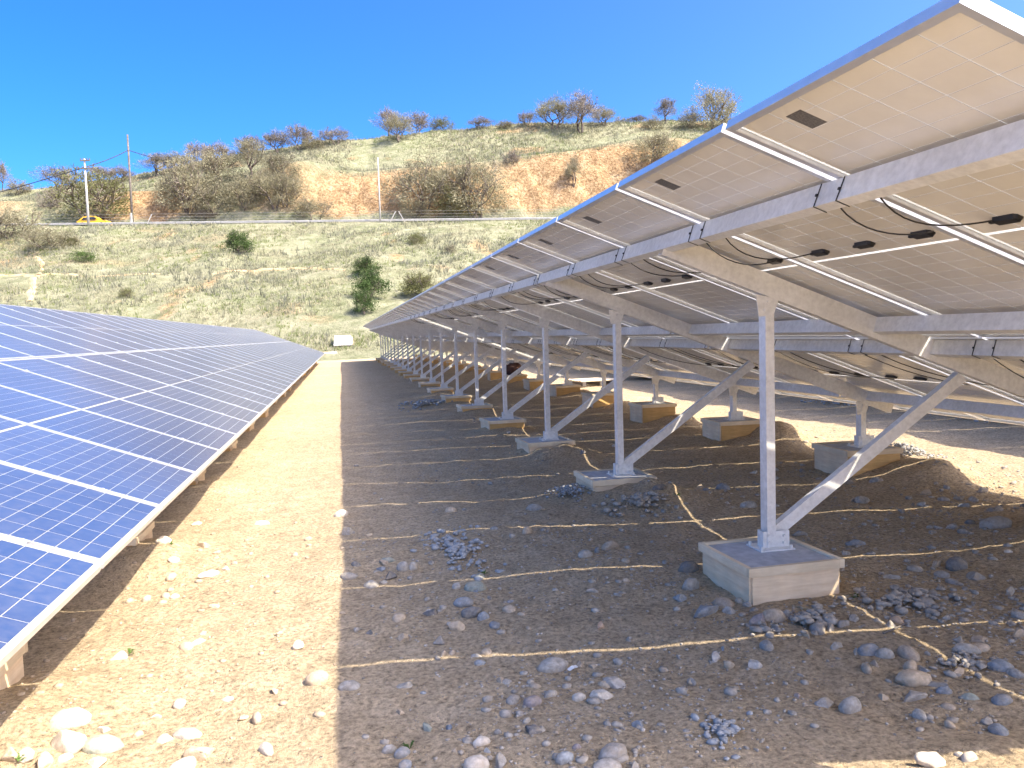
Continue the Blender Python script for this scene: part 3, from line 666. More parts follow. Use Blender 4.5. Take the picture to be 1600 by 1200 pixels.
addpix([(295, 843, 130, 85, 'w', 'round', 'big oval pale stone in full sun at the lower left'), (280, 943, 155, 100, 'w', 'angular', 'broad flat pale stone below the big oval one'), (425, 968, 140, 50, 'v', 'round', 'flat pale greenish stone in the sun at the lower left'), (430, 900, 60, 35, 'w', 'angular'), (688, 935, 75, 70, 'w', 'angular'), (840, 997, 135, 65, 't', 'angular', 'angular brown rock casting a shadow on the sunlit strip'), (785, 925, 110, 35, 'w'), (1070, 850, 55, 50, 't'), (1010, 850, 45, 25, 't'), (1110, 985, 65, 45, 'w'), (1145, 740, 45, 28, 't'), (1320, 690, 90, 60, 't', 'round', 'oval tan stone in the sun close to the shadow edge'), (750, 795, 55, 25, 'w'), (945, 780, 50, 25, 'w'), (610, 360, 40, 30, 't'), (690, 345, 45, 28, 't'), (730, 350, 35, 22, 'w'), (540, 368, 30, 22, 't'), (45, 1005, 75, 75, 't'), (110, 1010, 70, 50, 'w'), (185, 1035, 100, 70, 't'), (270, 1020, 50, 35, 'w'), (400, 1045, 80, 40, 'w'), (835, 535, 75, 36, 'w'), (1245, 545, 75, 45, 'w'), (870, 262, 70, 20, 'w'), (500, 600, 80, 22, 'w'), (725, 205, 45, 25, 'w'), (820, 45, 40, 25, 't'), (1090, 47, 60, 18, 'w'), (575, 925, 40, 30, 't'), (650, 850, 40, 25, 'w')], 0, 800, .375)  # sunlit stones: their overexposed look is put into pale and tan colours
def place_stone(e, group=None):
    gx, gy, gz_, w, h, key, kind, lab = e
    o = link('stone', get_stone(kind, key, random.randrange(7)))
    sx = w/2; sy = sx*random.uniform(.6, .8); sz = min(math.sqrt(max((h*.5)**2-(sy*.36)**2, (.22*w)**2))/.93*1.12, sx*.95)
    if lab and 'upright' in lab: sz = h*.55
    o.scale = (sx, sy, sz); o.rotation_euler = (random.uniform(-.15, .15), random.uniform(-.15, .15), random.uniform(-.45, .45) if lab or w > .12 else random.uniform(0, 6.3))
    z = float(gheight(gx, gy)); o.location = (gx, gy, z+sz*random.uniform(-.05, .3))
    o['label'] = lab if lab else '%s %s %s %s' % ('big' if w > .15 else 'fist-sized' if w > .095 else 'small' if w > .06 else 'tiny', CN[key], 'cobble' if kind == 'round' else 'angular stone', region(gx, gy))
    o['category'] = 'stone'
    return o
placed = [place_stone(e) for e in ST]
def clear_of_blocks(x, y):
    for i in range(0, 9):
        for bx in (XP-.03, XR-.03):
            if abs(x-bx) < .36 and abs(y-(YP+i*SP-.03)) < .40: return False
    return True
tries = 0
while len(placed) < 285 and tries < 9000:
    tries += 1
    a = random.random()
    if a < .5: x, y = random.uniform(2.6, 5.3), random.uniform(2.6, 7.5)
    elif a < .75: x, y = random.uniform(.05, 2.3), random.uniform(2.7, 7)
    elif a < .85: x, y = random.uniform(-1.4, .2), random.uniform(2.6, 7)
    else: x, y = random.gauss(2.4, .55), YP+random.choice((0, 1, 2, 3))*SP-.3+random.gauss(0, .3)
    if not clear_of_blocks(x, y): continue
    w = random.uniform(.045, .12)*(1.0 if y < 5 else 1.25); key = random.choice('gggbttgtdw') if x > 0 else random.choice('tw')  # sunlit side gets only tan and pale, overexposure put into the colour
    placed.append(place_stone([x, y, 0, w, w*.6, key, 'angular' if random.random() < .5 else 'round', None]))
from collections import Counter
cnt = Counter(o['label'] for o in placed)
for o in placed:
    if cnt[o['label']] > 1: o['group'] = 'loose stones: '+o['label']

def scatter(name, pts, sizes, mat, flat=.6):
    nvt = len(IV1); V = []; F = []; base = IV1; n = len(pts)
    ang = rng.uniform(0, 6.28, n); sc = np.stack([sizes*rng.uniform(.8, 1.3, n), sizes*rng.uniform(.6, 1, n), sizes*flat*rng.uniform(.7, 1.1, n)], 1)
    ca, sa = np.cos(ang), np.sin(ang)
    jit = 1+rng.uniform(-.18, .18, (n, nvt, 1)); loc = base[None]*jit*sc[:, None, :]
    x = loc[..., 0]*ca[:, None]-loc[..., 1]*sa[:, None]+pts[:, 0:1]; y = loc[..., 0]*sa[:, None]+loc[..., 1]*ca[:, None]+pts[:, 1:2]; z = loc[..., 2]+pts[:, 2:3]+sc[:, 2:3]*.25
    v = np.stack([x, y, z], -1).reshape(-1, 3); f = (IF1[None]+(np.arange(n)*nvt)[:, None, None]).reshape(-1, 3)
    return npmesh(name, v, f, mat, True)
def pebbles():
    n = 46000; x = rng.uniform(-1.6, 6.2, n); y = 2.5+rng.power(1.0, n)*0+rng.exponential(2.6, n)
    dens = np.clip(.30+.9*fbm(x/.8, y/.8, 301, 3), 0.03, 1); dens = np.where(x < 0, dens*.35, dens); dens *= np.where((x > 2.6), 1.4, 1)
    keep = (rng.uniform(0, 1, n) < dens)&(y < 14); x, y = x[keep], y[keep]
    ok = np.array([clear_of_blocks(a, b) for a, b in zip(x, y)]); x, y = x[ok], y[ok]
    s = .003+.009*rng.power(.5, len(x))+(rng.uniform(0, 1, len(x)) > .93)*rng.uniform(.004, .022, len(x))
    m = x > 0
    for nm, mm, mat in (('gravel', m, MT['gravel']), ('gravel', ~m, MT['st_t'])):
        p = np.stack([x[mm], y[mm], gheight(x[mm], y[mm])+gfine(x[mm], y[mm])*.8], 1)
        o = link(nm, scatter(nm, p, s[mm], mat)); o['kind'] = 'stuff'; o['label'] = 'small brown and grey pebbles strewn over the dirt'
pebbles()
def pile(cx, cy, rx, ry, h, n, smin, smax, mat, label):
    n = int(n*1.9); a = rng.uniform(0, 6.28, n); r = np.abs(rng.normal(0, .48, n)); x = cx+rx*r*np.cos(a)*1.25; y = cy+ry*r*np.sin(a)*1.25
    keep = vnoise(x/(rx*.45)+cx*7, y/(ry*.45)+cy*3, 77)+rng.uniform(-.15, .15, n) > -.12+.1*r; x, y, r = x[keep], y[keep], r[keep]; n = len(x)
    s = smin*.5+(smax-smin*.5)*rng.power(.45, n)
    z = gheight(x, y)+h*np.exp(-r*r*1.6)*rng.uniform(.3, 1, n)-s*.15
    o = link('gravel_pile', scatter('gravel_pile', np.stack([x, y, z], 1), s, mat)); o['kind'] = 'stuff'; o['label'] = label
pile(1.93, 6.9, .22, .30, .07, 260, .010, .024, MT['bgravel'], 'small blue-grey gravel heap beside the second footing')
pile(.72, 5.5, .26, .55, .03, 230, .012, .034, MT['bgravel'], 'loose spread of blue-grey gravel on the shaded dirt')
pile(5.5, 7.15, .35, .35, .16, 420, .010, .026, MT['bgravel'], 'grey gravel heap beside the second rear footing')
pile(5.2, 10.0, .3, .3, .12, 220, .012, .03, MT['bgravel'], 'dark gravel heap beside the third rear footing')
pile(1.75, 17.6, .5, .9, .12, 300, .02, .045, MT['bgravel'], 'blue-grey gravel heap farther along the row of footings')
pile(8.6, 12.5, .5, .8, .12, 300, .02, .045, MT['bgravel'], 'blue-grey gravel heap in the shade of the farther row')
pile(8.7, 9.2, .5, .7, .12, 300, .02, .045, MT['bgravel'], 'grey gravel heap under the farther row at the right edge')
pile(2.9, 3.75, .45, .22, .04, 160, .012, .035, MT['gravel'], 'rubble of small stones in front of the nearest footing')
pile(2.2, 3.62, .35, .16, .04, 140, .012, .035, MT['gravel'], 'rubble of small stones at the left corner of the nearest footing')
pile(2.35, 6.2, .4, .22, .05, 150, .012, .04, MT['gravel'], 'rubble of small stones in front of the second footing')
pile(2.65, 3.0, .22, .25, .02, 120, .010, .024, MT['gravel'], 'patch of broken stone below the nearest footing')
pile(1.35, 2.75, .12, .2, .02, 60, .012, .026, MT['bgravel'], 'patch of blue-grey pebbles at the bottom of the picture')

# small weeds
def weed_mesh(seed, n=14):
    rd = random.Random(seed); b = MB()
    for k in range(n):
        a = rd.uniform(0, 6.28); l = rd.uniform(.025, .06); h = rd.uniform(.01, .04); w = l*.16
        dx, dy = math.cos(a), math.sin(a); b.add([(0, 0, 0), (dx*l*.6-dy*w, dy*l*.6+dx*w, h), (dx*l, dy*l, h*.7), (dx*l*.6+dy*w, dy*l*.6-dx*w, h)], [(0, 1, 2, 3)])
    return b.mesh('leaf', MT['weed'])
WD = [weed_mesh(k) for k in range(3)]
for i, (x, y, lab) in enumerate([(268, 852, 'tiny green weed in the sun by the left solar row'), (205, 1022, 'green weed sprig among stones at the lower left'), (30, 1190, 'green weed at the bottom left corner'), (1078, 892, 'green weed beside the dark stone left of the nearest footing'), (1302, 908, 'green weed at the right side of the nearest footing'), (1335, 935, 'thin yellow-green sprig right of the nearest footing'), (1058, 792, 'green weed behind the nearest footing'), (758, 898, 'green weed on the bright ground line by the gravel'), (1540, 765, 'green weed patch in the sunlit strip at the right edge'), (640, 1172, 'green weed beside a bluish stone in the foreground')]):
    gx, gy, gz_, t_ = ground_at(x, y); o = link('weed', WD[i % 3]); o.location = (gx, gy, float(gheight(gx, gy))+.004); o.scale = (.62,)*3; o.rotation_euler = (0, 0, i*1.3); tag(o, lab, 'weed')
def stick(pts, label, mat, r=.003):
    P = []
    for x, y in pts:
        gx, gy, gz_, t_ = ground_at(x, y); P.append((gx, gy, float(gheight(gx, gy))+.012))
    b = MB(); b.tube(P, r, 5); tag(link('twig', b.mesh('twig', mat)), label, 'twig')
stick([(1237, 950), (1252, 953), (1268, 956)], 'thin straw-coloured twig lying in front of the nearest footing', MT['straw'])
stick([(1380, 993), (1400, 985), (1415, 978)], 'dark twig by the crossing of the bright ground lines', MT['wood'], .005)
stick([(1135, 1081), (1146, 1082), (1157, 1084)], 'short straw stalk on the shaded foreground dirt', MT['straw'])
stick([(970, 850), (978, 849), (984, 848)], 'short straw stalk beside an oval stone on the shade', MT['straw'])
def wrapper():
    gx, gy, gz_, t_ = ground_at(895, 1048); b = MB()
    b.add([(-.028, -.008, 0), (.0, -.010, .006), (.028, -.007, .002), (.028, .008, .004), (0, .009, .009), (-.028, .009, .002)], [(0, 1, 4, 5), (1, 2, 3, 4)])
    b.add([(-.028, -.008, -.003), (.0, -.010, .002), (.028, -.007, -.002), (.028, .008, 0), (0, .009, .005), (-.028, .009, -.002)], [(5, 4, 1, 0), (4, 3, 2, 1)])
    o = link('paper_scrap', b.mesh('paper_scrap', MT['white'])); o.location = (gx, gy, float(gheight(gx, gy))+.012); o.rotation_euler = (0, 0, .5); tag(o, 'small white scrap of paper on the dirt right of a large oval stone', 'litter')
wrapper()

# ------------------------------------------------------------------ trees and shrubs
def branch(b, tips, p, d, l, r, depth, rd, spread, up, shrink=.74):
    pts = [p]; q = p; dd = d
    for k in range(3):
        dd = (dd+Vector((rd.uniform(-1, 1), rd.uniform(-1, 1), rd.uniform(-.5, 1)))*.22).normalized(); q = q+dd*l/3; pts.append(q)
    b.tube(pts, r, 4 if depth < 2 else 3, taper=r*.62)
    tips.append((q, dd, depth))
    if depth < 2: tips.append((pts[2], dd, depth))
    if depth == 0: return
    for k in range(rd.choice((2, 3, 3))):
        ax = Vector((rd.uniform(-1, 1), rd.uniform(-1, 1), rd.uniform(-.4, .8)+up)).normalized()
        nd = (dd*(1-spread)+ax*spread).normalized(); branch(b, tips, pts[-1] if k else pts[2], nd, l*rd.uniform(shrink-.1, shrink+.1), r*.6, depth-1, rd, spread, up)
def make_tree(seed, mode):
    rd = random.Random(seed); b = MB(); tips = []
    if mode == 'bare':
        for k in range(rd.choice((1, 2, 2))): branch(b, tips, Vector((rd.uniform(-.03, .03), rd.uniform(-.03, .03), -.05)), Vector((rd.uniform(-.5, .5), rd.uniform(-.5, .5), 1)).normalized(), .30, .030, 4, rd, .62, .15)
    elif mode == 'shrub':
        for k in range(6): branch(b, tips, Vector((rd.uniform(-.1, .1), rd.uniform(-.1, .1), -.05)), Vector((rd.uniform(-1, 1), rd.uniform(-1, 1), .8)).normalized(), .26, .016, 3, rd, .6, .2)
    else:
        branch(b, tips, Vector((0, 0, -.05)), Vector((0, 0, 1)), .30, .04, 4, rd, .6, .15)
        for k in range(3): branch(b, tips, Vector((0, 0, .06+.1*k)), Vector((rd.uniform(-1, 1), rd.uniform(-1, 1), .3)).normalized(), .27, .02, 3, rd, .6, .1)
    zs = max(t[0].z for t in tips); xs = max(max(abs(t[0].x), abs(t[0].y)) for t in tips)
    sc = Vector((.5/xs, .5/xs, .92/zs))
    b.v = [(v[0]*sc.x, v[1]*sc.y, v[2]*sc.z) for v in b.v]
    c = MB()
    def twig(pp, dv, l, w):
        q = dv.cross(Vector((rd.uniform(-1, 1), rd.uniform(-1, 1), rd.uniform(-1, 1)))).normalized()*w
        c.add([pp-q, pp+q, pp+dv*l], [(0, 1, 2)])
    def leaf(off, l):
        dv2 = Vector((rd.gauss(0, 1), rd.gauss(0, 1), rd.gauss(0, 1))).normalized(); q = dv2.cross(Vector((rd.gauss(0, 1), rd.gauss(0, 1), rd.gauss(0, 1)))).normalized()*l*.42
        c.add([off-dv2*l*.5, off+q, off+dv2*l*.5, off-q], [(0, 1, 2, 3)])
    def inside(lo):                                    # a point in the crown, denser towards its skin
        while True:
            a = rd.uniform(0, 6.283); cz = rd.uniform(-.35 if lo < .2 else -.1, 1); r_ = rd.uniform(.35, 1)**.6
            h = math.sqrt(max(0, 1-cz*cz)); n_ = .82+.36*(math.sin(a*3+seed)*.5+math.sin(a*5+seed*2+cz*4)*.5)
            p = Vector((.5*h*math.cos(a)*r_*n_, .5*h*math.sin(a)*r_*n_, lo+(1-lo)*(cz*r_*(.9+.15*math.sin(a*4+seed))*.92+.04)))
            if p.z > .0: return p
    lo = {'bare': .36, 'shrub': .10, 'ever': .20}[mode]; mid = Vector((0, 0, lo*.7))
    for (p, d, dep) in tips:
        if dep > 2: continue
        pp = Vector((p.x*sc.x, p.y*sc.y, p.z*sc.z))
        for k in range(5): twig(pp, (Vector((rd.gauss(0, .8), rd.gauss(0, .8), rd.gauss(.3, .7)))+d).normalized(), rd.uniform(.05, .13), .0035)
    for q_ in range({'bare': 120, 'shrub': 130, 'ever': 95}[mode]):
        cc = inside(lo); sg = {'bare': .05, 'shrub': .055, 'ever': .06}[mode]
        for k in range({'bare': 30, 'shrub': 34, 'ever': 46}[mode]):
            pp = cc+Vector((rd.gauss(0, sg), rd.gauss(0, sg), rd.gauss(0, sg*.8)))
            if pp.z < .01: pp.z = rd.uniform(.01, .06)
            if mode == 'bare' or (mode == 'shrub' and k % 3 == 0): twig(pp, ((pp-mid).normalized()+Vector((rd.gauss(0, .5), rd.gauss(0, .5), rd.gauss(.1, .5)))).normalized(), rd.uniform(.03, .09), .0034 if mode == 'bare' else .004)
            else: leaf(pp, rd.uniform(.014, .032) if mode == 'shrub' else rd.uniform(.02, .042))
    return b, c
PROTO = {}
for mode, n in (('bare', 5), ('shrub', 4), ('ever', 3)):
    for k in range(n):
        b, c = make_tree(40+k*3+len(mode), mode); PROTO[(mode, k)] = (b, c, {})
def plant(name, mode, x, y, wpx, hpx, leaf, label, cat, group=None, sink=.0):
    gx, gy, gz_, t_ = hill_at(x, y); m = t_/FPX
    k = random.randrange(sum(1 for q in PROTO if q[0] == mode)); b, c, cache = PROTO[(mode, k)]
    if leaf not in cache: cache[leaf] = (b.mesh('trunk', MT['bark'], True), c.mesh('crown', MT[leaf]))
    tm, cm = cache[leaf]
    o = empty(name, (gx, gy, gz_-.15), label, cat, group, random.uniform(0, 6.3)); o.scale = (wpx*m, wpx*m, hpx*m*1.06)
    link('trunk', tm, o); link('crown', cm, o)
# ridge
RT_ = [(27, 304, 34, 17, 'brush', 'shrub', 'low dark bush on the skyline at the far left'), (90, 297, 49, 27, 'twig', 'bare', 'bare tree on the skyline left of the near utility pole'), (157, 290, 34, 24, 'twig', 'bare', 'bare tree on the skyline just right of the near utility pole'), (186, 287, 32, 22, 'twig', 'bare', 'bare tree on the skyline just left of the tall dark pole'), (246, 275, 46, 28, 'twig', 'bare', 'bare spreading tree on the skyline right of the tall dark pole'), (277, 269, 42, 25, 'brush', 'bare', 'grey-green spreading tree touching the bare one right of the tall pole'), (311, 262, 38, 31, 'twig', 'bare', 'bare tree on the left of a skyline pair above the big brush'), (340, 259, 41, 30, 'twig', 'bare', 'bare tree on the right of a skyline pair above the big brush'), (392, 243, 34, 25, 'twig', 'bare', 'small dark bare tree on the skyline where the slope starts rising'), (435, 239, 42, 28, 'twig', 'bare', 'bare tree with wide crown in the middle of the skyline group'), (467, 235, 42, 32, 'twig', 'bare', 'taller bare tree at the right end of the middle skyline group'), (488, 232, 36, 17, 'brush', 'shrub', 'low olive bush at the foot of the taller bare skyline tree'), (525, 227, 40, 22, 'twig', 'bare', 'lone small bare tree standing apart on the skyline'), (609, 212, 38, 36, 'twig', 'bare', 'dark bare tree at the left end of the skyline clump at centre'), (624, 222, 44, 35, 'brush', 'bare', 'grey leafy tree in front of the skyline clump at centre'), (652, 208, 42, 29, 'twig', 'bare', 'bare tree in the middle of the skyline clump at centre'), (691, 205, 34, 21, 'olive', 'shrub', 'round dark bush at the right end of the skyline clump at centre'), (753, 202, 32, 16, 'twig', 'bare', 'small purplish bare tree left of the ridge crest'), (789, 200, 28, 10, 'brush', 'shrub', 'low flat bush on the ridge crest'), (824, 199, 24, 21, 'twig', 'bare', 'small dark bare tree at the left foot of the big crest trees'), (864, 203, 58, 42, 'brush', 'bare', 'big pale spreading tree on the ridge crest, left of two'), (907, 209, 58, 50, 'twig', 'bare', 'big spreading tree on the ridge crest, right of two'), (945, 197, 34, 26, 'brush', 'bare', 'pale thin tree at the right foot of the big crest trees'), (995, 189, 30, 12, 'twig', 'bare', 'low bare scrub on the crest between the big trees'), (1040, 194, 32, 33, 'twig', 'bare', 'slim bare tree on the crest left of the rounded grey tree'), (1021, 202, 28, 18, 'brush', 'shrub', 'pale bush below the slim bare crest tree'), (1112, 202, 66, 54, 'brush', 'shrub', 'large rounded grey tree on the crest beside the panel edge'), (1075, 200, 34, 24, 'brush', 'shrub', 'small grey bush on the crest left of the large rounded tree'), (970, 190, 26, 10, 'brush', 'shrub', 'tiny pale bush on the crest right of the big pair'), (5, 300, 20, 34, 'twig', 'bare', 'thin bare tree cut by the left edge of the picture')]
for (x, y, w, h, leaf, mode, lab) in RT_: plant('tree' if mode == 'bare' else 'shrub', mode, x, y, w*1.25, h*1.18, leaf, lab, 'tree' if mode == 'bare' else 'bush')
CS_ = [(152, 341, 92, 62, 'olive', 'shrub', 'large olive bush behind the yellow car and near utility pole'), (296, 329, 66, 76, 'brush', 'shrub', 'tall grey-green brush at the left end of the big thicket'), (340, 332, 62, 46, 'brush', 'shrub', 'low grey brush in the thicket right of the tall left one'), (345, 284, 58, 40, 'brush', 'shrub', 'grey brush on the upper left edge of the cut bank'), (392, 278, 58, 50, 'brush', 'bare', 'dark-stemmed brush at the top of the thicket'), (379, 326, 58, 44, 'brush', 'shrub', 'rounded grey brush in the middle of the thicket'), (431, 330, 66, 52, 'brush', 'bare', 'dark twiggy brush at the right end of the thicket'), (450, 322, 48, 40, 'brush', 'shrub', 'pale brush at the right end of the thicket by the orange bank'), (442, 282, 50, 38, 'brush', 'shrub', 'pale brush on the bank top above the thicket'), (491, 345, 58, 30, 'brush', 'shrub', 'low pale brush at the road left of the thin pole'), (319, 341, 36, 12, 'twig', 'shrub', 'low purplish scrub at the roadside below the thicket'), (657, 327, 90, 70, 'brush', 'shrub', 'broad grey brush right of the thin pole, left of two'), (746, 334, 86, 82, 'brush', 'shrub', 'tall grey brush right of the thin pole, right of two'), (710, 341, 58, 42, 'olive', 'shrub', 'low olive brush between the two broad grey ones'), (702, 308, 58, 48, 'brush', 'bare', 'twiggy brush rising behind the two broad grey ones'), (650, 341, 48, 26, 'brush', 'shrub', 'small brush at the roadside by the thin pole'), (1021, 256, 70, 43, 'brush', 'shrub', 'grey brush on the orange bank beside the panel edge'), (800, 255, 22, 18, 'twig', 'shrub', 'small dark tuft on the orange bank'), (897, 291, 26, 40, 'brush', 'bare', 'thin pale brush growing on the orange bank'), (260, 310, 30, 24, 'brush', 'shrub', 'dark brush on the orange bank beside the tall pole'), (78, 325, 26, 26, 'twig', 'shrub', 'reddish brush on the bank at the left'),
    (373, 399, 38, 34, 'green', 'ever', 'round dark green bush alone on the lower slope'), (571, 432, 36, 28, 'green', 'ever', 'dark green bush at the top of the evergreen trio'), (580, 468, 46, 46, 'green', 'ever', 'largest green bush in the middle of the evergreen trio'), (569, 492, 32, 38, 'green', 'ever', 'lowest green bush of the evergreen trio'), (654, 466, 48, 38, 'olive', 'ever', 'dark olive bush by the top edge of the panels'), (652, 382, 24, 19, 'olive', 'shrub', 'small olive bush below the road right of the thin pole'), (22, 372, 66, 36, 'brush', 'shrub', 'broad pale brush on the slope at the left edge'), (80, 388, 70, 26, 'brush', 'shrub', 'spreading pale brush below the road at the left'), (198, 465, 20, 15, 'olive', 'shrub', 'small olive tuft low on the slope above the left panels'), (127, 408, 32, 14, 'weed', 'shrub', 'bright green weedy patch on the left slope'), (112, 384, 18, 14, 'olive', 'shrub', 'small dark shrub below the yellow car'), (705, 395, 20, 14, 'brush', 'shrub', 'small dry shrub on the slope near the panels')]
for (x, y, w, h, leaf, mode, lab) in CS_: plant('shrub', mode, x, y, w*1.32, h*1.12, leaf, lab, 'bush')

# dry grass and low brush over the slope
def tufts(name, n, vfun, smin, smax, mat, label, seed, thr):
    r = np.random.default_rng(seed); u = r.uniform(-95, 75, n); v = vfun(r, n)
    keep = (fbm(u/6, v/5, seed, 4)+r.uniform(-.12, .12, n)) > thr; u, v = u[keep], v[keep]; n = len(u)
    z = hill(u, v); x, y = uv2xy(u, v); s = r.uniform(smin, smax, n); k = 6
    V = np.zeros((n, k, 3, 3)); a = r.uniform(0, 6.28, (n, k)); lean = r.uniform(.1, .9, (n, k)); h = s[:, None]*r.uniform(.5, 1.1, (n, k)); w = s[:, None]*r.uniform(.035, .11, (n, k))
    bx = x[:, None]+r.normal(0, .25, (n, k))*s[:, None]; by = y[:, None]+r.normal(0, .25, (n, k))*s[:, None]
    ca, sa = np.cos(a), np.sin(a); pa = r.uniform(0, 6.28, (n, k)); cb, sb = np.cos(pa), np.sin(pa)
    V[:, :, 0] = np.stack([bx-cb*w, by-sb*w, z[:, None]-.08+0*bx], -1); V[:, :, 1] = np.stack([bx+cb*w, by+sb*w, z[:, None]-.08+0*bx], -1)
    V[:, :, 2] = np.stack([bx+ca*h*lean, by+sa*h*lean, z[:, None]+h*(1-.4*lean)], -1)
    v3 = V.reshape(-1, 3); f = np.arange(len(v3)).reshape(-1, 3)
    o = link(name, npmesh(name, v3, f, mat, False)); o['kind'] = 'stuff'; o['label'] = label
lowv = lambda r, n: r.uniform(59, 111, n)
topv = lambda r, n: r.uniform(127.5, 156, n)
tufts('dry_grass', 52000, lowv, .15, .55, MT['straw'], 'pale dry grass on the slope below the road', 401, -.05)
tufts('dry_grass', 30000, topv, .2, .65, MT['straw'], 'pale dry grass above the cut bank', 402, -.1)
tufts('green_grass', 34000, lowv, .15, .45, MT['grass'], 'green winter grass in patches on the lower slope', 403, .08)
tufts('green_grass', 12000, topv, .25, .6, MT['grass'], 'green winter grass near the ridge', 404, .12)
tufts('low_brush', 34000, lowv, .2, .75, MT['grey_grass'], 'grey dry weeds over the lower slope', 405, .02)
tufts('low_brush', 20000, topv, .2, .8, MT['grey_grass'], 'grey dry weeds over the upper slope', 406, .02)
tufts('green_grass', 9000, lambda r, n: r.uniform(56.5, 63, n), .15, .5, MT['grass'], 'green grass fringe at the foot of the slope', 407, -.1)

# ------------------------------------------------------------------ roadside
def P3(u, v, dz=0):
    x, y = uv2xy(u, v); return Vector((x, y, float(zroad(u))+dz))
def roadside():
    fe = empty('wire_fence', P3(-30, 111.6, -.2), 'thin post and wire fence running along the near side of the road', 'fence')
    inv = T(-fe.location); b = MB(); b.obox((0, 0, -.3), (0, 0, 1.95), .15, .15); pm = b.mesh('post', MT['fpost'])
    us = list(np.arange(-72, 14, 2.77))
    for u in us: link('post', pm, fe, inv@T(P3(u+random.uniform(-.1, .1), 111.6, -.2)))
    for h in (.5, .9, 1.3, 1.7):
        b = MB(); b.tube([P3(u, 111.55, -.2+h)-fe.location for u in us], .012, 3); link('wire', b.mesh('wire', MT['rail']), fe)
    for u in (-66.5, -49.5, -16.2, -13.8):
        b = MB(); s = 1 if u in (-66.5, -49.5, -16.2) else -1; b.obox(P3(u, 111.6, -.3)-fe.location, P3(u+1.0*s, 111.6, 1.5)-fe.location, .1, .1); link('brace_post', b.mesh('brace_post', MT['fpost']), fe)
    gr = empty('guardrail', P3(-30, 112.5, 0), 'low steel guardrail along the road edge', 'guardrail'); b = MB()
    prof = [(-.03, 0), (.02, .04), (.02, .12), (-.03, .16), (.02, .20), (.02, .28), (-.03, .32), (-.04, .32), (0, .28), (0, .2), (-.045, .16), (0, .12), (0, .04), (-.04, 0)]
    for a, c in zip(us[:-1], us[1:]): b.extrude([(q*1.0, w-.16) for q, w in prof], P3(a, 112.2, .38)-gr.location, P3(c, 112.2, .38)-gr.location)
    link('rail', b.mesh('rail', MT['rail']), gr)
    b = MB(); b.obox((0, 0, -.3), (0, 0, .52), .14, .16); pm = b.mesh('post', MT['rail'])
    for u in np.arange(-71, 12, 4.0): link('post', pm, gr, T(P3(u, 112.35, 0)-gr.location))
    # poles
    def pole(x, ybase, ytop, v, r, mat, label, arms=()):
        d = pray(x, ybase); t = v/(d[0]*FH[0]+d[1]*FH[1]); px, py = d[0]*t, d[1]*t; u, _ = xy2uv(px, py); z0 = float(zroad(u)) if 110 < v < 121 else float(hill(u, v))
        zt = CAM_H+pray(x, ytop)[2]*v/(pray(x, ytop)[0]*FH[0]+pray(x, ytop)[1]*FH[1])
        o = empty('utility_pole', (px, py, z0-.3), label, 'utility pole'); b = MB(); b.tube([(0, 0, 0), (0, 0, (zt-z0)*.5), (0, 0, zt-z0+.3)], r, 8, taper=r*.6); link('shaft', b.mesh('shaft', mat, True), o)
        for (dz, ln) in arms:
            b = MB(); b.obox((-ln/2*RH[0]+.1, -ln/2*RH[1]-.15, zt-z0+.3-dz), (ln/2*RH[0]+.1, ln/2*RH[1]-.15, zt-z0+.3-dz), .14, .16); a = link('crossarm', b.mesh('crossarm', MT['wood']), o)
            for q in (-.46, -.2, .2, .46):
                b = MB(); b.tube([(q*ln*RH[0]+.1, q*ln*RH[1]-.15, zt-z0+.38-dz), (q*ln*RH[0]+.1, q*ln*RH[1]-.15, zt-z0+.62-dz)], .06, 6); link('insulator', b.mesh('insulator', MT['wood']), a)
        return Vector((px, py, zt))
    p1 = pole(138.5, 354, 248, 111.0, .19, MT['cpole'], 'pale utility pole with two crossarms in front of the yellow car', ((.25, 1.3), (1.3, 2.2)))
    p2 = pole(207, 346, 210, 120.7, .20, MT['wood'], 'tall dark pole without crossarms rising against the sky')  # contrast against the sky put into the dark shaft colour
    p3 = pole(594.5, 352, 246, 111.2, .12, MT['cpole'], 'thin pale pole by the road between the thickets')
    b = MB(); b.obox((0, 0, -.2), (0, 0, 2.4), .18, .18); o = link('short_pole', b.mesh('short_pole', MT['white'])); o.location = P3(-17.0+.7, 112.0); tag(o, 'short white post beside the thin pale pole', 'post')
    b = MB(); b.tube([(0, 0, 0), (0, 0, 3.0)], .17, 8); o = link('short_pole', b.mesh('short_pole', MT['cpole'])); o.location = P3(xy2uv(p2.x, p2.y)[0], 120.35); tag(o, 'pale lower part of the tall dark pole, built as a separate stub', 'post')  # pale foot of the same pole, added as its own piece
    def wire(a, c, sag, label):
        b = MB(); pts = []
        for k in range(13):
            q = k/12; pts.append(a+(c-a)*q-Vector((0, 0, sag*4*q*(1-q))))
        b.tube(pts, .06, 4); tag(link('power_line', b.mesh('power_line', MT['wire'], True)), label, 'power line')
    a1 = p1-Vector((0, 0, 1.1)); a2 = p2-Vector((0, 0, 2.25))
    d = pray(-120, 330); t = 118/(d[0]*FH[0]+d[1]*FH[1]); ptL = Vector((d[0]*t, d[1]*t, CAM_H+d[2]*t))
    d = pray(330, 262); t = 155/(d[0]*FH[0]+d[1]*FH[1]); ptR = Vector((d[0]*t, d[1]*t, CAM_H+d[2]*t))
    wire(ptL, a1, .25, 'dark power line running left from the pole with crossarms'); wire(a1, a2, .2, 'dark power line between the two poles at the left'); wire(a2, ptR, .5, 'dark power line sloping from the tall pole behind the skyline trees')
    # car
    d = pray(148, 350); v = 113.9; t = v/(d[0]*FH[0]+d[1]*FH[1]); u, _ = xy2uv(d[0]*t, d[1]*t)
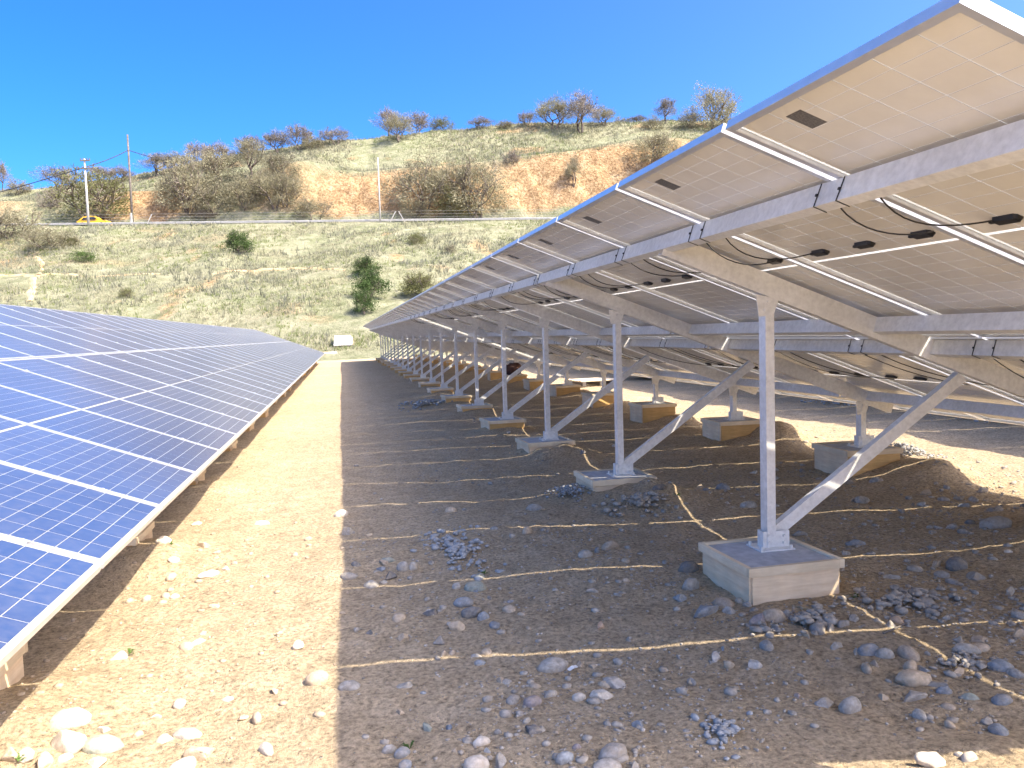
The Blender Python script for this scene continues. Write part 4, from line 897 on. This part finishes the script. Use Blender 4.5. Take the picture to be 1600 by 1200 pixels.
    rt = empty('car', P3(u, v, .12), 'yellow car on the road behind the near utility pole', 'car', None, math.atan2(RH[1], RH[0]))
    side = [(-2.05, .35), (-2.08, .75), (-1.75, .92), (-1.25, 1.38), (-.35, 1.50), (.35, 1.42), (.95, .98), (1.85, .84), (2.08, .6), (2.06, .32)]
    b = MB(); n = len(side); vv = []
    for (yy, k) in ((-.82, .0), (-.76, 1), (.76, 1), (.82, .0)): vv += [(x, yy if z < .95 else yy*.82, z) for x, z in side]
    fs = []
    for j in range(3):
        for i in range(n): fs.append((j*n+i, j*n+(i+1) % n, (j+1)*n+(i+1) % n, (j+1)*n+i))
    fs += [tuple(range(n))[::-1], tuple(range(3*n, 4*n))]; b.add(vv, fs); link('body', b.mesh('body', MT['yellow']), rt)
    for (x0, x1, x2, x3) in ((-1.45, -1.08, -.50, -.50), (-.42, -.42, .30, .78)):
        b = MB(); y = -.835
        b.add([(x0, y, .93), (x3, y, .95), (x2, y*.84, 1.36), (x1, y*.84, 1.34), (x0, y+.02, .93), (x3, y+.02, .95), (x2, y*.84+.02, 1.36), (x1, y*.84+.02, 1.34)], [(0, 1, 2, 3), (7, 6, 5, 4), (0, 4, 5, 1), (1, 5, 6, 2), (2, 6, 7, 3), (3, 7, 4, 0)]); link('window', b.mesh('window', MT['glass']), rt)
    b = MB(); b.tube([(0, -.10, 0), (0, .10, 0)], .31, 14); wm = b.mesh('wheel', MT['black'])
    for x in (-1.3, 1.3):
        for y in (-.75, .75): link('wheel', wm, rt, T(Vector((x, y, .31))))
roadside()

# ------------------------------------------------------------------ things near the far end of the rows
def clutter():
    # white box at the end of the lane
    d = pray(537, 542); Y = 62.0; t = Y/d[1]; x, y = d[0]*t, d[1]*t; u, v = xy2uv(x, y); z = max(float(hill(u, v)), float(gheight(x, y)))
    o = empty('storage_box', (x, y, z-.05), 'white covered box standing at the far end of the lane', 'box'); b = MB()
    b.add([(-.72, -.5, 0), (.62, -.5, 0), (.62, .5, 0), (-.72, .5, 0), (-.66, -.45, .62), (.58, -.45, .60), (.56, .45, .72), (-.62, .45, .74)], [(0, 3, 2, 1), (4, 5, 6, 7), (0, 1, 5, 4), (1, 2, 6, 5), (2, 3, 7, 6), (3, 0, 4, 7)]); link('body', b.mesh('body', MT['white']), o)
    b = MB()
    for k in range(4): b.box(.63, .68, -.5+.27*k, -.33+.27*k, .05, .62)
    link('slat', b.mesh('slat', MT['timber']), o)
    b = MB(); b.box(-.8, .7, -.55, .55, -.06, .0); link('base', b.mesh('base', MT['wood']), o)
    # timber lying left of it
    for k, (px, py, ln) in enumerate(((492, 541, 2.0), (512, 543, 1.3))):
        d = pray(px, py); t = 60.0/d[1]; x, y = d[0]*t, d[1]*t; u, v = xy2uv(x, y); z = max(float(hill(u, v)), float(gheight(x, y)))
        b = MB(); b.box(-ln/2, ln/2, -.12, .12, 0, .14); b.box(-ln/2, ln/2, .16, .36, 0, .10); o = link('timber_plank', b.mesh('timber_plank', MT['timber'])); o.location = (x, y, z); o.rotation_euler = (0, 0, .1*k); tag(o, ('long' if k == 0 else 'short')+' brown timber lying at the far end of the left row', 'timber')
    # pale curled membrane on the ground in the shade of the farther row
    v = []; f = []; n = 14
    for i in range(n+1):
        q = i/n; ang = q*1.5*math.pi*.55; x = q*1.5; z = .03+.30*max(0, .55-q)**1.2*1.4
        v += [(x, -.55, z+.02*math.sin(q*9)), (x+.1, .65, z+.03*math.cos(q*7))]
    nv = len(v); v += [(a, b_, c-.012) for a, b_, c in v]
    for i in range(n): f += [(2*i, 2*i+2, 2*i+3, 2*i+1), (nv+2*i+1, nv+2*i+3, nv+2*i+2, nv+2*i), (2*i, nv+2*i, nv+2*i+2, 2*i+2), (2*i+1, 2*i+3, nv+2*i+3, nv+2*i+1)]
    f += [(0, 1, nv+1, nv), (2*n, nv+2*n, nv+2*n+1, 2*n+1)]
    b = MB(); b.add(v, f); o = link('sheet', b.mesh('sheet', MT['tarp'], True)); o.location = (7.7, 21.6, float(gheight(7.7, 21.6))+.02); o.rotation_euler = (0, 0, -.35); tag(o, 'pale sheet with a curled end lying in the shade between the rows', 'sheet')
    # pallet in the sun
    o = empty('pallet', (6.45, 20.3, float(gheight(6.45, 20.3))+.02), 'wooden pallet lying in the sun between the rear footings', 'pallet', None, .15)
    for k in range(6): 
        b = MB(); b.box(-.6, .6, -.5+.18*k, -.37+.18*k, .115, .14); link('slat', b.mesh('slat', MT['timber']), o)
    for x in (-.55, -.05, .45):
        b = MB(); b.box(x, x+.1, -.5, .53, 0, .113); link('bearer', b.mesh('bearer', MT['wood']), o)
    # dark bundle on one of the far rear footings
    r = np.random.default_rng(5); v = IV3*np.array([.27, .22, .20]); v = v*(1+.45*fbm(v[:, 0]*6+3, v[:, 1]*6+v[:, 2]*5, 9, 3))[:, None]
    o = link('cloth_bundle', npmesh('cloth_bundle', v, IF3, MT['brown'])); o.location = (XR-.12, YP+7*SP-.05, ZBR+.15); tag(o, 'dark brown bundle of cloth on a far rear footing', 'bundle')
clutter()
